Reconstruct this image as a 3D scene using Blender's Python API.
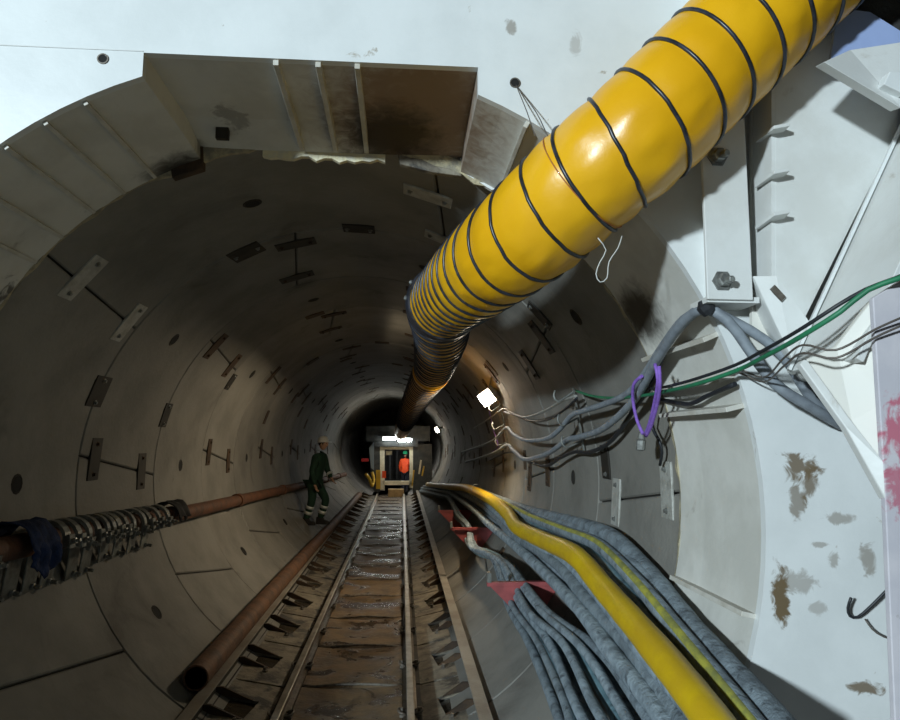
import bpy, math, random
from mathutils import Vector, Matrix, noise
random.seed(7)
sc = bpy.context.scene
for o in list(bpy.data.objects): bpy.data.objects.remove(o)
PI = math.pi
# ------------------------------------------------------------------ camera
R = 1.8                                     # inner radius of the tunnel, axis = world Y, frame face at Y=0
CAM = Vector((0.396, -2.586, 0.279))
CR = Vector((0.99753492, -0.06993311, 0.0057837)).normalized()
CF = Vector((0.06877551, 0.99071906, 0.11724197)).normalized()
CU = Vector((-0.01392912, -0.11655518, 0.99308654)).normalized()
cd = bpy.data.cameras.new('camera'); cam = bpy.data.objects.new('camera', cd)
sc.collection.objects.link(cam); sc.camera = cam
cd.sensor_width = 36.0; cd.lens = 36.0 * 680 / 900; cd.clip_start = 0.05; cd.clip_end = 200
M = Matrix((CR, CU, -CF)).transposed().to_4x4(); M.translation = CAM
cam.matrix_world = M
# ------------------------------------------------------------------ world, flood light, exposure
w = bpy.data.worlds.new('world'); sc.world = w; w.use_nodes = True
bg = w.node_tree.nodes['Background']
bg.inputs[0].default_value = (0.80, 0.90, 1.0, 1); bg.inputs[1].default_value = 0.022
def area_light(name, loc, target, power, size, col):
    l = bpy.data.lights.new(name, 'AREA'); l.energy = power; l.shape = 'DISK'; l.size = size; l.color = col
    o = bpy.data.objects.new(name, l); sc.collection.objects.link(o)
    o.location = loc; o.rotation_euler = (Vector(target) - Vector(loc)).to_track_quat('-Z', 'Y').to_euler()
    return o
area_light('shaft_flood_light', (-8.0, -11.6, 2.8), (0.4, 0.0, 0.6), 2580, 0.8, (0.77, 0.92, 1.0))
sc.view_settings.view_transform = 'Standard'; sc.view_settings.look = 'None'
sc.view_settings.exposure = 0.0; sc.view_settings.gamma = 1.0; sc.view_settings.use_curve_mapping = False

# ------------------------------------------------------------------ measuring helpers (survey: photo direction -> point on a known surface)
def ray(px, py):
    return CR * ((px - 450) / 680) - CU * ((py - 360) / 680) + CF
def at_y(px, py, y):                        # point on a plane across the tunnel
    d = ray(px, py); return CAM + d * ((y - CAM.y) / d.y)
def at_z(px, py, z):
    d = ray(px, py); return CAM + d * ((z - CAM.z) / d.z)
def at_wall(px, py, r=R):                   # point on a cylinder round the tunnel axis
    d = ray(px, py); a = d.x * d.x + d.z * d.z; b = 2 * (CAM.x * d.x + CAM.z * d.z); c = CAM.x ** 2 + CAM.z ** 2 - r * r
    t = (-b + math.sqrt(b * b - 4 * a * c)) / 2 / a
    return CAM + d * t
def cyl(th, y, r=R):
    th = math.radians(th); return Vector((r * math.cos(th), y, r * math.sin(th)))

ORD = 'first second third fourth fifth sixth seventh eighth ninth tenth eleventh twelfth thirteenth fourteenth fifteenth sixteenth seventeenth eighteenth nineteenth twentieth'.split()
# ------------------------------------------------------------------ materials
MATS = {}
def mat(name, c1, c2=None, rough=0.6, metal=0.0, scale=4.0, bump=0.0, bscale=40.0, c3=None, c3cut=(0.55, 0.7), c3scale=2.0,
        rough2=None, rand=0.0, spec=0.5, stains=(), emit=None, estr=0.0, trans=0.0, coat=0.0):
    m = bpy.data.materials.new(name); m.use_nodes = True; MATS[name] = m
    nt = m.node_tree; N = nt.nodes; L = nt.links; b = N['Principled BSDF']
    b.inputs['Roughness'].default_value = rough; b.inputs['Metallic'].default_value = metal
    b.inputs['Specular IOR Level'].default_value = spec
    if coat: b.inputs['Coat Weight'].default_value = coat
    if trans: b.inputs['Transmission Weight'].default_value = trans
    if emit:
        b.inputs['Emission Color'].default_value = (*emit, 1); b.inputs['Emission Strength'].default_value = estr
    tc = N.new('ShaderNodeTexCoord'); geo = N.new('ShaderNodeNewGeometry')
    def noi(s, det=6, dist=0.0):
        n = N.new('ShaderNodeTexNoise'); n.inputs['Scale'].default_value = s; n.inputs['Detail'].default_value = det
        n.inputs['Roughness'].default_value = 0.62; n.inputs['Distortion'].default_value = dist
        L.new(geo.outputs['Position'], n.inputs['Vector']); return n
    def ramp(src, a, bb):
        r = N.new('ShaderNodeMapRange'); r.interpolation_type = 'SMOOTHSTEP'
        r.inputs['From Min'].default_value = a; r.inputs['From Max'].default_value = bb
        L.new(src, r.inputs['Value']); return r.outputs[0]
    def mix(f, a, bb):
        x = N.new('ShaderNodeMix'); x.data_type = 'RGBA'
        if isinstance(f, float): x.inputs[0].default_value = f
        else: L.new(f, x.inputs[0])
        for sock, v in ((x.inputs[6], a), (x.inputs[7], bb)):
            if isinstance(v, tuple): sock.default_value = (*v, 1)
            else: L.new(v, sock)
        return x.outputs[2]
    col = c1
    if c2:
        n = noi(scale); col = mix(ramp(n.outputs['Fac'], 0.36, 0.66), c1, c2)
    if c3:
        n = noi(c3scale, 9, 0.6); f = ramp(n.outputs['Fac'], *c3cut); col = mix(f, col, c3)
        if rough2 is not None:
            rr = N.new('ShaderNodeMapRange'); L.new(f, rr.inputs['Value'])
            rr.inputs['To Min'].default_value = rough; rr.inputs['To Max'].default_value = rough2
            L.new(rr.outputs[0], b.inputs['Roughness'])
    if stains:                                # (centre, radii xyz, colour, strength): splashes with their own ragged shape
        n = noi(14.0, 8, 0.8)
        for (c, rad, sc_, st, *soft) in stains:
            mp = N.new('ShaderNodeVectorMath'); mp.operation = 'SUBTRACT'; L.new(geo.outputs['Position'], mp.inputs[0]); mp.inputs[1].default_value = c
            dv = N.new('ShaderNodeVectorMath'); dv.operation = 'DIVIDE'; L.new(mp.outputs[0], dv.inputs[0]); dv.inputs[1].default_value = rad
            ln = N.new('ShaderNodeVectorMath'); ln.operation = 'LENGTH'; L.new(dv.outputs[0], ln.inputs[0])
            ad = N.new('ShaderNodeMath'); ad.operation = 'MULTIPLY_ADD'; L.new(n.outputs['Fac'], ad.inputs[0]); ad.inputs[1].default_value = 1.0 if soft else 2.6; L.new(ln.outputs['Value'], ad.inputs[2])
            f = N.new('ShaderNodeMapRange'); f.interpolation_type = 'SMOOTHSTEP'; L.new(ad.outputs[0], f.inputs['Value'])
            f.inputs['From Min'].default_value = .9 if soft else 1.75; f.inputs['From Max'].default_value = 1.75 if soft else 2.2; f.inputs['To Min'].default_value = st; f.inputs['To Max'].default_value = 0
            col = mix(f.outputs[0], col, sc_)
    if rand:
        oi = N.new('ShaderNodeObjectInfo'); hs = N.new('ShaderNodeHueSaturation')
        r = N.new('ShaderNodeMapRange'); L.new(oi.outputs['Random'], r.inputs['Value'])
        r.inputs['To Min'].default_value = 1 - rand; r.inputs['To Max'].default_value = 1 + rand
        L.new(r.outputs[0], hs.inputs['Value'])
        if isinstance(col, tuple): hs.inputs['Color'].default_value = (*col, 1)
        else: L.new(col, hs.inputs['Color'])
        col = hs.outputs[0]
    if isinstance(col, tuple): b.inputs['Base Color'].default_value = (*col, 1)
    else: L.new(col, b.inputs['Base Color'])
    if bump:
        n = noi(bscale, 5); bp = N.new('ShaderNodeBump'); bp.inputs['Strength'].default_value = bump; bp.inputs['Distance'].default_value = 0.02
        L.new(n.outputs['Fac'], bp.inputs['Height']); L.new(bp.outputs[0], b.inputs['Normal'])
    return m
mud = (0.16, 0.115, 0.065)
def _p(px, py, y=-0.02): return tuple(at_y(px, py, y))
mat('concrete', (0.225, 0.215, 0.19), (0.165, 0.158, 0.14), 0.72, scale=1.6, bump=0.25, bscale=26, c3=(0.10, 0.092, 0.08), c3cut=(0.55, 0.76), c3scale=1.5, rand=0.10)
mat('joint', (0.030, 0.027, 0.022), None, 0.9)
mat('plate_light', (0.50, 0.50, 0.46), (0.36, 0.35, 0.31), 0.5, 0.25, scale=12, bump=0.35, bscale=60)
mat('plate_dark', (0.034, 0.028, 0.020), (0.018, 0.016, 0.012), 0.7, 0.15, scale=9, rand=0.4)
mat('plate_rust', (0.075, 0.042, 0.020), (0.036, 0.023, 0.014), 0.75, 0.1, scale=9, rand=0.3)
mat('white_paint', (0.74, 0.76, 0.75), (0.67, 0.69, 0.68), 0.42, scale=2.2, bump=0.06, bscale=18, c3=(0.36, 0.31, 0.24), c3cut=(0.66, 0.72), c3scale=7.0,
    stains=((_p(803, 468), (0.10, 0.2, 0.075), mud, .9), (_p(812, 482), (0.05, 0.2, 0.09), mud, .85), (_p(800, 502), (0.04, 0.2, 0.085), mud, .7),
            (_p(845, 520), (0.085, 0.2, 0.03), mud, .55), (_p(783, 598), (0.045, 0.2, 0.14), mud, 1.0), (_p(800, 585), (0.10, 0.2, 0.05), mud, .5),
            (_p(868, 690), (0.10, 0.2, 0.03), mud, .9), (_p(757, 470), (0.02, 0.2, 0.17), mud, .6), (_p(872, 560), (0.05, 0.2, 0.07), mud, .6), (_p(735, 520), (.03, .2, .05), mud, .4), (_p(838, 560), (.03, .2, .04), mud, .5), (_p(822, 610), (.05, .2, .03), mud, .4), (_p(825, 545), (.06, .2, .015), mud, .5), (_p(512, 25), (0.03, .2, .05), mud, .6), (_p(577, 40), (0.03, .2, .06), mud, .35)))
rust = (0.20, 0.11, 0.055)
mat('frame_paint', (0.66, 0.65, 0.60), (0.56, 0.55, 0.50), 0.5, scale=3.0, bump=0.10, bscale=24, c3=(0.22, 0.19, 0.15), c3cut=(0.64, 0.80), c3scale=4.0,
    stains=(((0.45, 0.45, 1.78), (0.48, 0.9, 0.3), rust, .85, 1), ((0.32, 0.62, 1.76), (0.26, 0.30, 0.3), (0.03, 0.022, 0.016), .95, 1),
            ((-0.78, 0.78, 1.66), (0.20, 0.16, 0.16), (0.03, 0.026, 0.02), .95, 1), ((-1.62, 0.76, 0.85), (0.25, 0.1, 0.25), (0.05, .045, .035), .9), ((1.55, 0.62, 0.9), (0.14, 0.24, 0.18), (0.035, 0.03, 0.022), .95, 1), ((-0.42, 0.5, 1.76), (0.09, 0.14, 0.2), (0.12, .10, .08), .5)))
mat('skin_edge', (0.62, 0.61, 0.55), (0.42, 0.38, 0.30), 0.6, scale=22, bump=0.3, bscale=50)
mat('rib_paint', (0.60, 0.58, 0.52), (0.48, 0.45, 0.38), 0.55, scale=7, bump=0.15, bscale=30)
mat('column_paint', (0.68, 0.69, 0.67), (0.60, 0.60, 0.57), 0.45, scale=3.0, c3=(0.36, 0.31, 0.24), c3cut=(0.64, 0.76), c3scale=4.0, bump=0.06)
mat('cream_paint', (0.68, 0.66, 0.60), (0.64, 0.63, 0.59), 0.5, scale=3.0, c3=(0.42, 0.36, 0.28), c3cut=(0.66, 0.78), c3scale=5.0)
mat('pink_paint', (0.60, 0.57, 0.60), (0.52, 0.50, 0.54), 0.6, scale=5.0, c3=(0.25, 0.22, 0.2), c3cut=(0.66, 0.74), c3scale=9,
    stains=((_p(892, 440, -.62), (0.09, 0.3, 0.15), (0.50, 0.12, 0.18), .9), (_p(888, 480, -.62), (0.06, 0.3, 0.12), (0.46, 0.10, 0.16), .8)))
mat('grout', (0.50, 0.43, 0.27), (0.24, 0.22, 0.17), 0.9, scale=13, bump=0.8, bscale=30)
mat('foam', (0.78, 0.70, 0.46), (0.66, 0.62, 0.5), 0.8, scale=20, bump=0.6, bscale=40)
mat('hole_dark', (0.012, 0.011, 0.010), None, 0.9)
mat('steel_bolt', (0.34, 0.35, 0.33), (0.20, 0.20, 0.19), 0.42, 0.7, scale=30)
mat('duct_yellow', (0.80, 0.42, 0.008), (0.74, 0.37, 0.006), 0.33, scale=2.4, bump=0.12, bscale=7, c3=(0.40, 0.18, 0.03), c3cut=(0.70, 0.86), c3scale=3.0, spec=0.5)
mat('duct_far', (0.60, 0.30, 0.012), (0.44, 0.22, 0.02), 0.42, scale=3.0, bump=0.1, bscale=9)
mat('hoop_black', (0.012, 0.014, 0.018), (0.03, 0.035, 0.05), 0.35, scale=20)
mat('rail_steel', (0.17, 0.14, 0.105), (0.10, 0.075, 0.05), 0.38, 0.75, scale=10, bump=0.2)
mat('rail_head', (0.56, 0.52, 0.45), (0.38, 0.33, 0.26), 0.36, 0.55, scale=7)
mat('guide_steel', (0.36, 0.33, 0.28), (0.27, 0.235, 0.19), 0.5, 0.2, scale=3, bump=0.2, rand=0.05)
mat('sleeper_mud', (0.20, 0.135, 0.070), (0.105, 0.072, 0.042), 0.55, scale=5, bump=0.5, bscale=22, c3=(0.055, 0.04, 0.028), c3cut=(0.46, 0.62), c3scale=2.2, rough2=0.12, rand=0.12)
mat('wing_mud', (0.25, 0.22, 0.165), (0.12, 0.10, 0.075), 0.6, scale=6, bump=0.5, bscale=26, c3=(0.05, 0.045, 0.038), c3cut=(0.52, 0.62), c3scale=4)
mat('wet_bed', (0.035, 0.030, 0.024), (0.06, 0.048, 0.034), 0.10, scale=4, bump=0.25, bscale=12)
mat('clip_steel', (0.12, 0.10, 0.08), (0.22, 0.20, 0.17), 0.5, 0.5, scale=25)
mat('rust_pipe', (0.19, 0.095, 0.05), (0.10, 0.058, 0.036), 0.68, 0.15, scale=7, bump=0.3, bscale=30)
mat('rust_pipe_red', (0.16, 0.065, 0.032), (0.085, 0.045, 0.028), 0.7, 0.15, scale=7, bump=0.3, bscale=30)
mat('galvanised', (0.24, 0.25, 0.23), (0.13, 0.13, 0.12), 0.5, 0.4, scale=16, rand=0.25)
mat('blue_cloth', (0.010, 0.028, 0.10), (0.006, 0.015, 0.055), 0.85, scale=20, bump=0.5)
mat('black_cloth', (0.012, 0.012, 0.012), None, 0.9)
mat('hose_dust', (0.27, 0.33, 0.37), (0.15, 0.185, 0.21), 0.8, scale=11, bump=0.7, bscale=38, c3=(0.065, 0.08, 0.095), c3cut=(0.54, 0.70), c3scale=13, rand=0.22)
mat('hose_teal', (0.16, 0.27, 0.31), (0.10, 0.17, 0.20), 0.6, scale=9, bump=0.3, c3=(0.05, 0.065, 0.075), c3cut=(0.58, 0.72), c3scale=10, rand=0.15)
mat('hose_yellow', (0.70, 0.47, 0.008), (0.60, 0.38, 0.012), 0.42, scale=5, bump=0.12, c3=(0.36, 0.25, 0.08), c3cut=(0.62, 0.8), c3scale=6)
mat('hose_stripe', (0.42, 0.40, 0.06), (0.22, 0.23, 0.07), 0.7, scale=14)
mat('strap_white', (0.7, 0.7, 0.66), None, 0.5)
mat('red_steel', (0.36, 0.075, 0.075), (0.25, 0.055, 0.055), 0.6, scale=9)
mat('cable_grey', (0.24, 0.27, 0.30), (0.17, 0.19, 0.215), 0.55, scale=14, bump=0.12)
mat('cable_pale', (0.34, 0.33, 0.30), (0.24, 0.235, 0.21), 0.55, scale=14)
mat('cable_black', (0.018, 0.02, 0.024), None, 0.5)
mat('cable_green', (0.02, 0.19, 0.085), (0.02, 0.13, 0.065), 0.5, scale=12)
mat('purple_rope', (0.26, 0.13, 0.55), (0.20, 0.10, 0.42), 0.8, scale=40, bump=0.3)
mat('thin_wire', (0.13, 0.11, 0.095), None, 0.5, 0.4)
mat('pale_string', (0.55, 0.55, 0.52), None, 0.8)
mat('seam_red', (0.40, 0.13, 0.03), None, 0.7)
mat('lamp_glass', (1, 1, 1), None, 0.4, emit=(1.0, 0.90, 0.74), estr=38)
mat('tube_glass', (1, 1, 1), None, 0.4, emit=(0.93, 1.0, 0.97), estr=30)
mat('lamp_body', (0.25, 0.25, 0.24), None, 0.5, 0.3)
mat('gantry_dark', (0.030, 0.034, 0.036), (0.06, 0.06, 0.055), 0.5, 0.2, scale=6)
mat('gantry_white', (0.70, 0.66, 0.50), (0.55, 0.50, 0.38), 0.5, scale=5)
mat('gantry_yellow', (0.60, 0.38, 0.03), (0.42, 0.27, 0.03), 0.5, scale=5)
mat('gantry_wood', (0.48, 0.34, 0.17), (0.36, 0.25, 0.13), 0.7, scale=8)
mat('orange_cloth', (0.85, 0.085, 0.012), (0.75, 0.07, 0.012), 0.7, scale=12)
mat('green_cloth', (0.012, 0.048, 0.026), (0.008, 0.032, 0.018), 0.85, scale=12)
mat('navy_cloth', (0.012, 0.014, 0.022), None, 0.85)
mat('reflective', (0.62, 0.66, 0.64), None, 0.35, 0.2)
mat('skin_tone', (0.42, 0.24, 0.15), None, 0.6)
mat('hair_dark', (0.02, 0.014, 0.01), None, 0.7)
mat('helmet_white', (0.62, 0.62, 0.58), None, 0.4)
mat('helmet_green', (0.02, 0.36, 0.15), None, 0.35)
mat('boot', (0.02, 0.018, 0.015), None, 0.7)
mat('tarp_blue', (0.33, 0.42, 0.68), (0.28, 0.36, 0.60), 0.55, scale=3)
mat('rock_dark', (0.07, 0.075, 0.07), (0.035, 0.035, 0.035), 0.9, scale=8, bump=0.8)
mat('shaft_floor', (0.25, 0.235, 0.21), (0.17, 0.16, 0.14), 0.8, scale=2, bump=0.3)
mat('pe_red', (0.5, 0.03, 0.04), None, 0.6)
mat('glass_blue', (0.35, 0.45, 0.55), None, 0.15, 0.3)

# ------------------------------------------------------------------ mesh builders
class MB:
    def __init__(self): self.v = []; self.f = []; self.mi = []; self.sm = []
    def add(self, vs, fs, mi=0, smooth=False):
        n = len(self.v); self.v += [tuple(p) for p in vs]; self.f += [tuple(i + n for i in f) for f in fs]
        self.mi += [mi] * len(fs); self.sm += [smooth] * len(fs)
        return self
    def box(self, lo, hi, mi=0, T=None):
        x0, y0, z0 = lo; x1, y1, z1 = hi
        vs = [Vector(p) for p in ((x0,y0,z0),(x1,y0,z0),(x1,y1,z0),(x0,y1,z0),(x0,y0,z1),(x1,y0,z1),(x1,y1,z1),(x0,y1,z1))]
        if T: vs = [T @ p for p in vs]
        return self.add(vs, [(0,3,2,1),(4,5,6,7),(0,1,5,4),(1,2,6,5),(2,3,7,6),(3,0,4,7)], mi)
    def prism(self, poly, d, mi=0):           # polygon of 3-D points, swept by vector d
        d = Vector(d); n = len(poly); a = [Vector(p) for p in poly]; b = [p + d for p in a]
        fs = [tuple(range(n))[::-1], tuple(range(n, 2 * n))] + [(i, (i + 1) % n, n + (i + 1) % n, n + i) for i in range(n)]
        return self.add(a + b, fs, mi)
    def bar(self, a, b, w, h, up=(0,0,1), mi=0):
        a = Vector(a); b = Vector(b); t = (b - a).normalized(); s = t.cross(Vector(up))
        if s.length < 1e-4: s = t.cross(Vector((1,0,0)))
        s.normalize(); u = s.cross(t)
        q = [(-1,-1),(1,-1),(1,1),(-1,1)]
        vs = [a + s * (i * w / 2) + u * (j * h / 2) for i, j in q] + [b + s * (i * w / 2) + u * (j * h / 2) for i, j in q]
        return self.add(vs, [(0,1,2,3),(7,6,5,4),(0,4,5,1),(1,5,6,2),(2,6,7,3),(3,7,4,0)], mi)
    def tube(self, pts, r, n=10, mi=0, caps=True, ang=None, smooth=True):
        pts = [Vector(p) for p in pts]; k = len(pts)
        rs = r if isinstance(r, (list, tuple)) else [r] * k
        t0 = (pts[1] - pts[0]).normalized(); s = t0.cross(Vector((0,0,1)))
        if s.length < 1e-3: s = t0.cross(Vector((1,0,0)))
        s.normalize(); vs = []
        for i in range(k):
            t = (pts[min(i+1,k-1)] - pts[max(i-1,0)]).normalized()
            s = (s - t * s.dot(t)).normalized(); u = s.cross(t)
            for j in range(n):
                a = 2 * PI * j / n
                rr = rs[i] if ang is None else rs[i] * ang(i, a)
                vs.append(pts[i] + s * (math.cos(a) * rr) + u * (math.sin(a) * rr))
        fs = [(i*n+j, i*n+(j+1) % n, (i+1)*n+(j+1) % n, (i+1)*n+j) for i in range(k-1) for j in range(n)]
        self.add(vs, fs, mi, smooth)
        if caps: 
            n0 = len(self.v) - len(vs)
            self.f += [tuple(n0 + j for j in range(n))[::-1], tuple(n0 + (k-1)*n + j for j in range(n))]; self.mi += [mi, mi]; self.sm += [False, False]
        return self
    def lathe(self, prof, c, axis, n=16, mi=0, smooth=False):   # prof: (radius, height along axis)
        c = Vector(c); ax = Vector(axis).normalized(); s = ax.cross(Vector((0,0,1)))
        if s.length < 1e-3: s = Vector((1,0,0))
        s.normalize(); u = ax.cross(s); vs = []
        for (r, h) in prof:
            for j in range(n):
                a = 2 * PI * j / n; vs.append(c + ax * h + s * (r * math.cos(a)) + u * (r * math.sin(a)))
        fs = [(i*n+j, i*n+(j+1) % n, (i+1)*n+(j+1) % n, (i+1)*n+j) for i in range(len(prof)-1) for j in range(n)]
        self.add(vs, fs, mi, smooth); n0 = len(self.v) - len(vs)
        if prof[0][0] > 1e-5: self.f.append(tuple(n0 + j for j in range(n))[::-1]); self.mi.append(mi); self.sm.append(False)
        if prof[-1][0] > 1e-5: self.f.append(tuple(n0 + (len(prof)-1)*n + j for j in range(n))); self.mi.append(mi); self.sm.append(False)
        return self
    def build(self, name, m, parent=None, bevel=0.0):
        me = bpy.data.meshes.new(name); me.from_pydata(self.v, [], self.f)
        for mm in (m if isinstance(m, (list, tuple)) else [m]): me.materials.append(MATS[mm])
        me.polygons.foreach_set('material_index', self.mi); me.polygons.foreach_set('use_smooth', self.sm); me.update()
        import bmesh
        bm = bmesh.new(); bm.from_mesh(me); bmesh.ops.recalc_face_normals(bm, faces=bm.faces); bm.to_mesh(me); bm.free()
        o = bpy.data.objects.new(name, me); sc.collection.objects.link(o)
        if parent: attach(o, parent)
        if bevel:
            b = o.modifiers.new('bevel', 'BEVEL'); b.width = bevel; b.segments = 2; b.limit_method = 'ANGLE'
        return o
def wloc(o):
    p = Vector(o.location)
    while o.parent: o = o.parent; p += Vector(o.location)
    return p
def attach(o, parent):                        # meshes are given in world coordinates, parents are never rotated at build time
    o.parent = parent; o.location = -wloc(parent) + Vector(o.location)
def empty(name, loc=(0,0,0)):
    o = bpy.data.objects.new(name, None); sc.collection.objects.link(o); o.location = loc; o.empty_display_size = 0.1; return o
def tag(o, label=None, cat=None, group=None, kind=None):
    if label: o['label'] = label
    if cat: o['category'] = cat
    if group: o['group'] = group
    if kind: o['kind'] = kind
    return o
def copy_tree(o, parent=None):
    c = o.copy(); sc.collection.objects.link(c); c.parent = parent
    for ch in o.children: copy_tree(ch, c)
    return c
def spline(pts, step=0.05):
    pts = [Vector(p) for p in pts]; P = [pts[0] * 2 - pts[1]] + pts + [pts[-1] * 2 - pts[-2]]; out = []
    for i in range(1, len(P) - 2):
        a, b, c, d = P[i-1:i+3]; n = max(2, int((c - b).length / step))
        for k in range(n):
            t = k / n
            out.append(0.5 * ((2*b) + (c-a)*t + (2*a-5*b+4*c-d)*t*t + (3*b-a-3*c+d)*t**3))
    out.append(pts[-1]); return out

# ================================================================== TUNNEL LINING
RW = 1.45; Y0 = 0.80; NR = 22; YEND = Y0 + NR * RW
lining = tag(empty('wall_tunnel', (0, Y0, -R)), 'round grey-brown tunnel lining of bolted concrete segments', 'tunnel lining', kind='structure')
TH = {0: [142, 214, 286, 358, 70], 1: [106, 178, 250, 322, 34]}
SL = {0: [2.8, 4.2, 3.0, -2.8, -2.8], 1: [3.4, 3.2, -3.0, 3.0, -3.4]}     # half slant of each joint (deg) over the ring
def seg_mesh(par, k):
    ths = sorted(zip([t % 360 for t in TH[par]], SL[par])); a, sa = ths[k]; b, sb = ths[(k + 1) % 5]
    if b < a: b += 360
    g = math.degrees(0.005 / R); n = 16; gy = 0.004; ch = 0.010
    mb = MB()
    def row(y, inset, rr, t):
        vs = []
        f = y / RW * 2 - 1; A = a + sa * f + g + math.degrees(inset / R); B = b + sb * f - g - math.degrees(inset / R)
        for i in range(n + 1): vs.append(cyl(A + (B - A) * i / n, y, rr))
        return vs
    ys = [gy + ch, RW * .5, RW - gy - ch]
    inner = [row(y, ch, R, 0) for y in ys]
    vs = sum(inner, []); m = n + 1
    fs = [(j*m+i, j*m+i+1, (j+1)*m+i+1, (j+1)*m+i) for j in range(2) for i in range(n)]
    mb.add(vs, fs, 0, True)
    def rim(p_in, p_out):
        q = len(p_in); mb.add(p_in + p_out, [(i, i+1, q+i+1, q+i) for i in range(q-1)], 0, False)
    for y0_, y1_, y2_ in ((ys[0], gy, gy), (ys[2], RW - gy, RW - gy)):
        r1 = row(y0_, ch, R, 0); r2 = row(y1_, 0, R + ch, 0); r3 = row(y2_, 0, R + .16, 0)
        rim(r1, r2); rim(r2, r3)
    for e in (0, -1):
        c1 = [row(y, ch, R, 0)[e] for y in ys]; c2 = [row(y, 0, R + ch, 0)[e] for y in (gy, RW*.5, RW-gy)]; c3 = [row(y, 0, R + .16, 0)[e] for y in (gy, RW*.5, RW-gy)]
        rim(c1, c2); rim(c2, c3)
    return mb
SEG = {}
for par in (0, 1):
    for k in range(5):
        SEG[par, k] = seg_mesh(par, k)
first = {}
for i in range(NR):
    par = i % 2
    for k in range(5):
        if (par, k) not in first:
            o = SEG[par, k].build('concrete_segment', 'concrete', None); first[par, k] = o
        else:
            o = first[par, k].copy(); sc.collection.objects.link(o)
        mid = sorted(t % 360 for t in TH[par])[k] + 36
        off = random.uniform(0, 0.006)
        o.location = Vector((0, Y0 + i * RW, 0)) + cyl(mid, 0, off)
        o.parent = None; attach(o, lining)
mb = MB()
vs = [cyl(a * 7.5, y, R + 0.035) for y in (Y0 + .02, YEND) for a in range(48)]
mb.add(vs, [(i, (i+1) % 48, 48 + (i+1) % 48, 48 + i) for i in range(48)], 0, True)
mb.build('joint_packing', 'joint', lining)
tag(MB().lathe([(R + .1, 0), (R + .1, .1)], (0, YEND, 0), (0, 1, 0), 32).build('wall_end', 'gantry_dark'), 'dark closed end of the tunnel behind the work train', 'wall', kind='structure')
# bolted plates over the joints and grout holes
def joint_plate(th, y, wt, wy, m, bolts=2, thick=0.014, slant=0.0, boltm='steel_bolt', along=True):
    c = cyl(th, y, R); n = -Vector((c.x, 0, c.z)).normalized(); t = Vector((-n.z, 0, n.x)) * -1; yv = Vector((0, 1, 0))
    ca, sa = math.cos(slant), math.sin(slant); t, yv = t * ca + yv * sa, yv * ca - t * sa
    sag = R - math.sqrt(R*R - (wt/2)**2)
    mb = MB(); a = c + n * (sag * .4 - .004)
    mb.prism([a + t*(-wt/2) + yv*(-wy/2), a + t*(wt/2) + yv*(-wy/2), a + t*(wt/2) + yv*(wy/2), a + t*(-wt/2) + yv*(wy/2)], n * thick)
    o = mb.build('joint_plate', m, lining, bevel=0.003)
    for s in ((-1, 1) if bolts == 2 else ()):
        b = MB(); p = a + n * thick + (t * (s * wt * .36) if along else yv * (s * wy * .3))
        b.lathe([(.019, -.002), (.019, .003), (.012, .004), (.012, .014), (.009, .016)], p, n, 6)
        b.build('bolt', boltm, o)
    return o
SP = 0.05
# the pale plates of the first ring
for px, py, sl in ((82, 277, 0), (128, 322, 0), (428, 195, 0), (445, 240, 0), (617, 502, 0), (668, 490, 0)):
    p = at_wall(px, py); joint_plate(math.degrees(math.atan2(p.z, p.x)), p.y, 0.30, 0.155, 'plate_light')
joint_plate(-74, 1.2, .30, .155, 'plate_light'); joint_plate(-72, 2.0, .30, .155, 'plate_light')
near_dark = [(160.5, 2.25, .22, .23, 0), (114.8, 2.33, .24, .24, .1), (4.4, 2.04, .23, .17, 0), (164.2, 3.71, .22, .17, 0), (149.2, 5.22, .20, .17, 0), (40.6, 2.14, .24, .15, .15), (88, 2.22, .23, .17, 0), (62, 2.25, .22, .17, 0)]
for th, y, a, b, s in near_dark: joint_plate(th, y, a, b, 'plate_dark', slant=s)
for i in range(1, 13):
    par = i % 2; y0 = Y0 + i * RW
    rustm = 'plate_dark' if i < 2 else 'plate_rust'
    for th, sl in zip(TH[par], SL[par]):
        if 195 < th % 360 < 330: continue
        for f in (-.68, .57):
            if (i, th) == (2, 142) and False: continue
            sgn = -1 if (i % 4 == 2) else 1
            joint_plate(th + sl * f, y0 + RW * (f + 1) / 2, 0.30, 0.165 if i < 3 else 0.14, rustm, bolts=2 if i < 4 else 0, boltm='plate_rust')
    if i >= 3:
        for th in (164, 128, 92, 56, 20, -16):
            t2 = th - 18 + (i % 3) * 7
            if random.random() < 0.75: joint_plate(t2, y0, 0.22, 0.15, rustm, bolts=0)
for i in range(0, 9):
    par = i % 2
    for th in TH[par]:
        m = th + 36
        c = cyl(m + 1.5, Y0 + (i + .5) * RW, R + 0.004); n = -Vector((c.x, 0, c.z)).normalized()
        b = MB().lathe([(.060, -.02), (.060, .006), (.050, .010), (.046, .007), (.046, -.035)], c, n, 12)
        # closed dark bottom of the hole
        o = b.build('grout_socket', 'plate_dark', lining)
        MB().lathe([(.047, 0), (.044, .006)], c + n * .002, n, 12).build('grout_plug', 'hole_dark', o)

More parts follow.
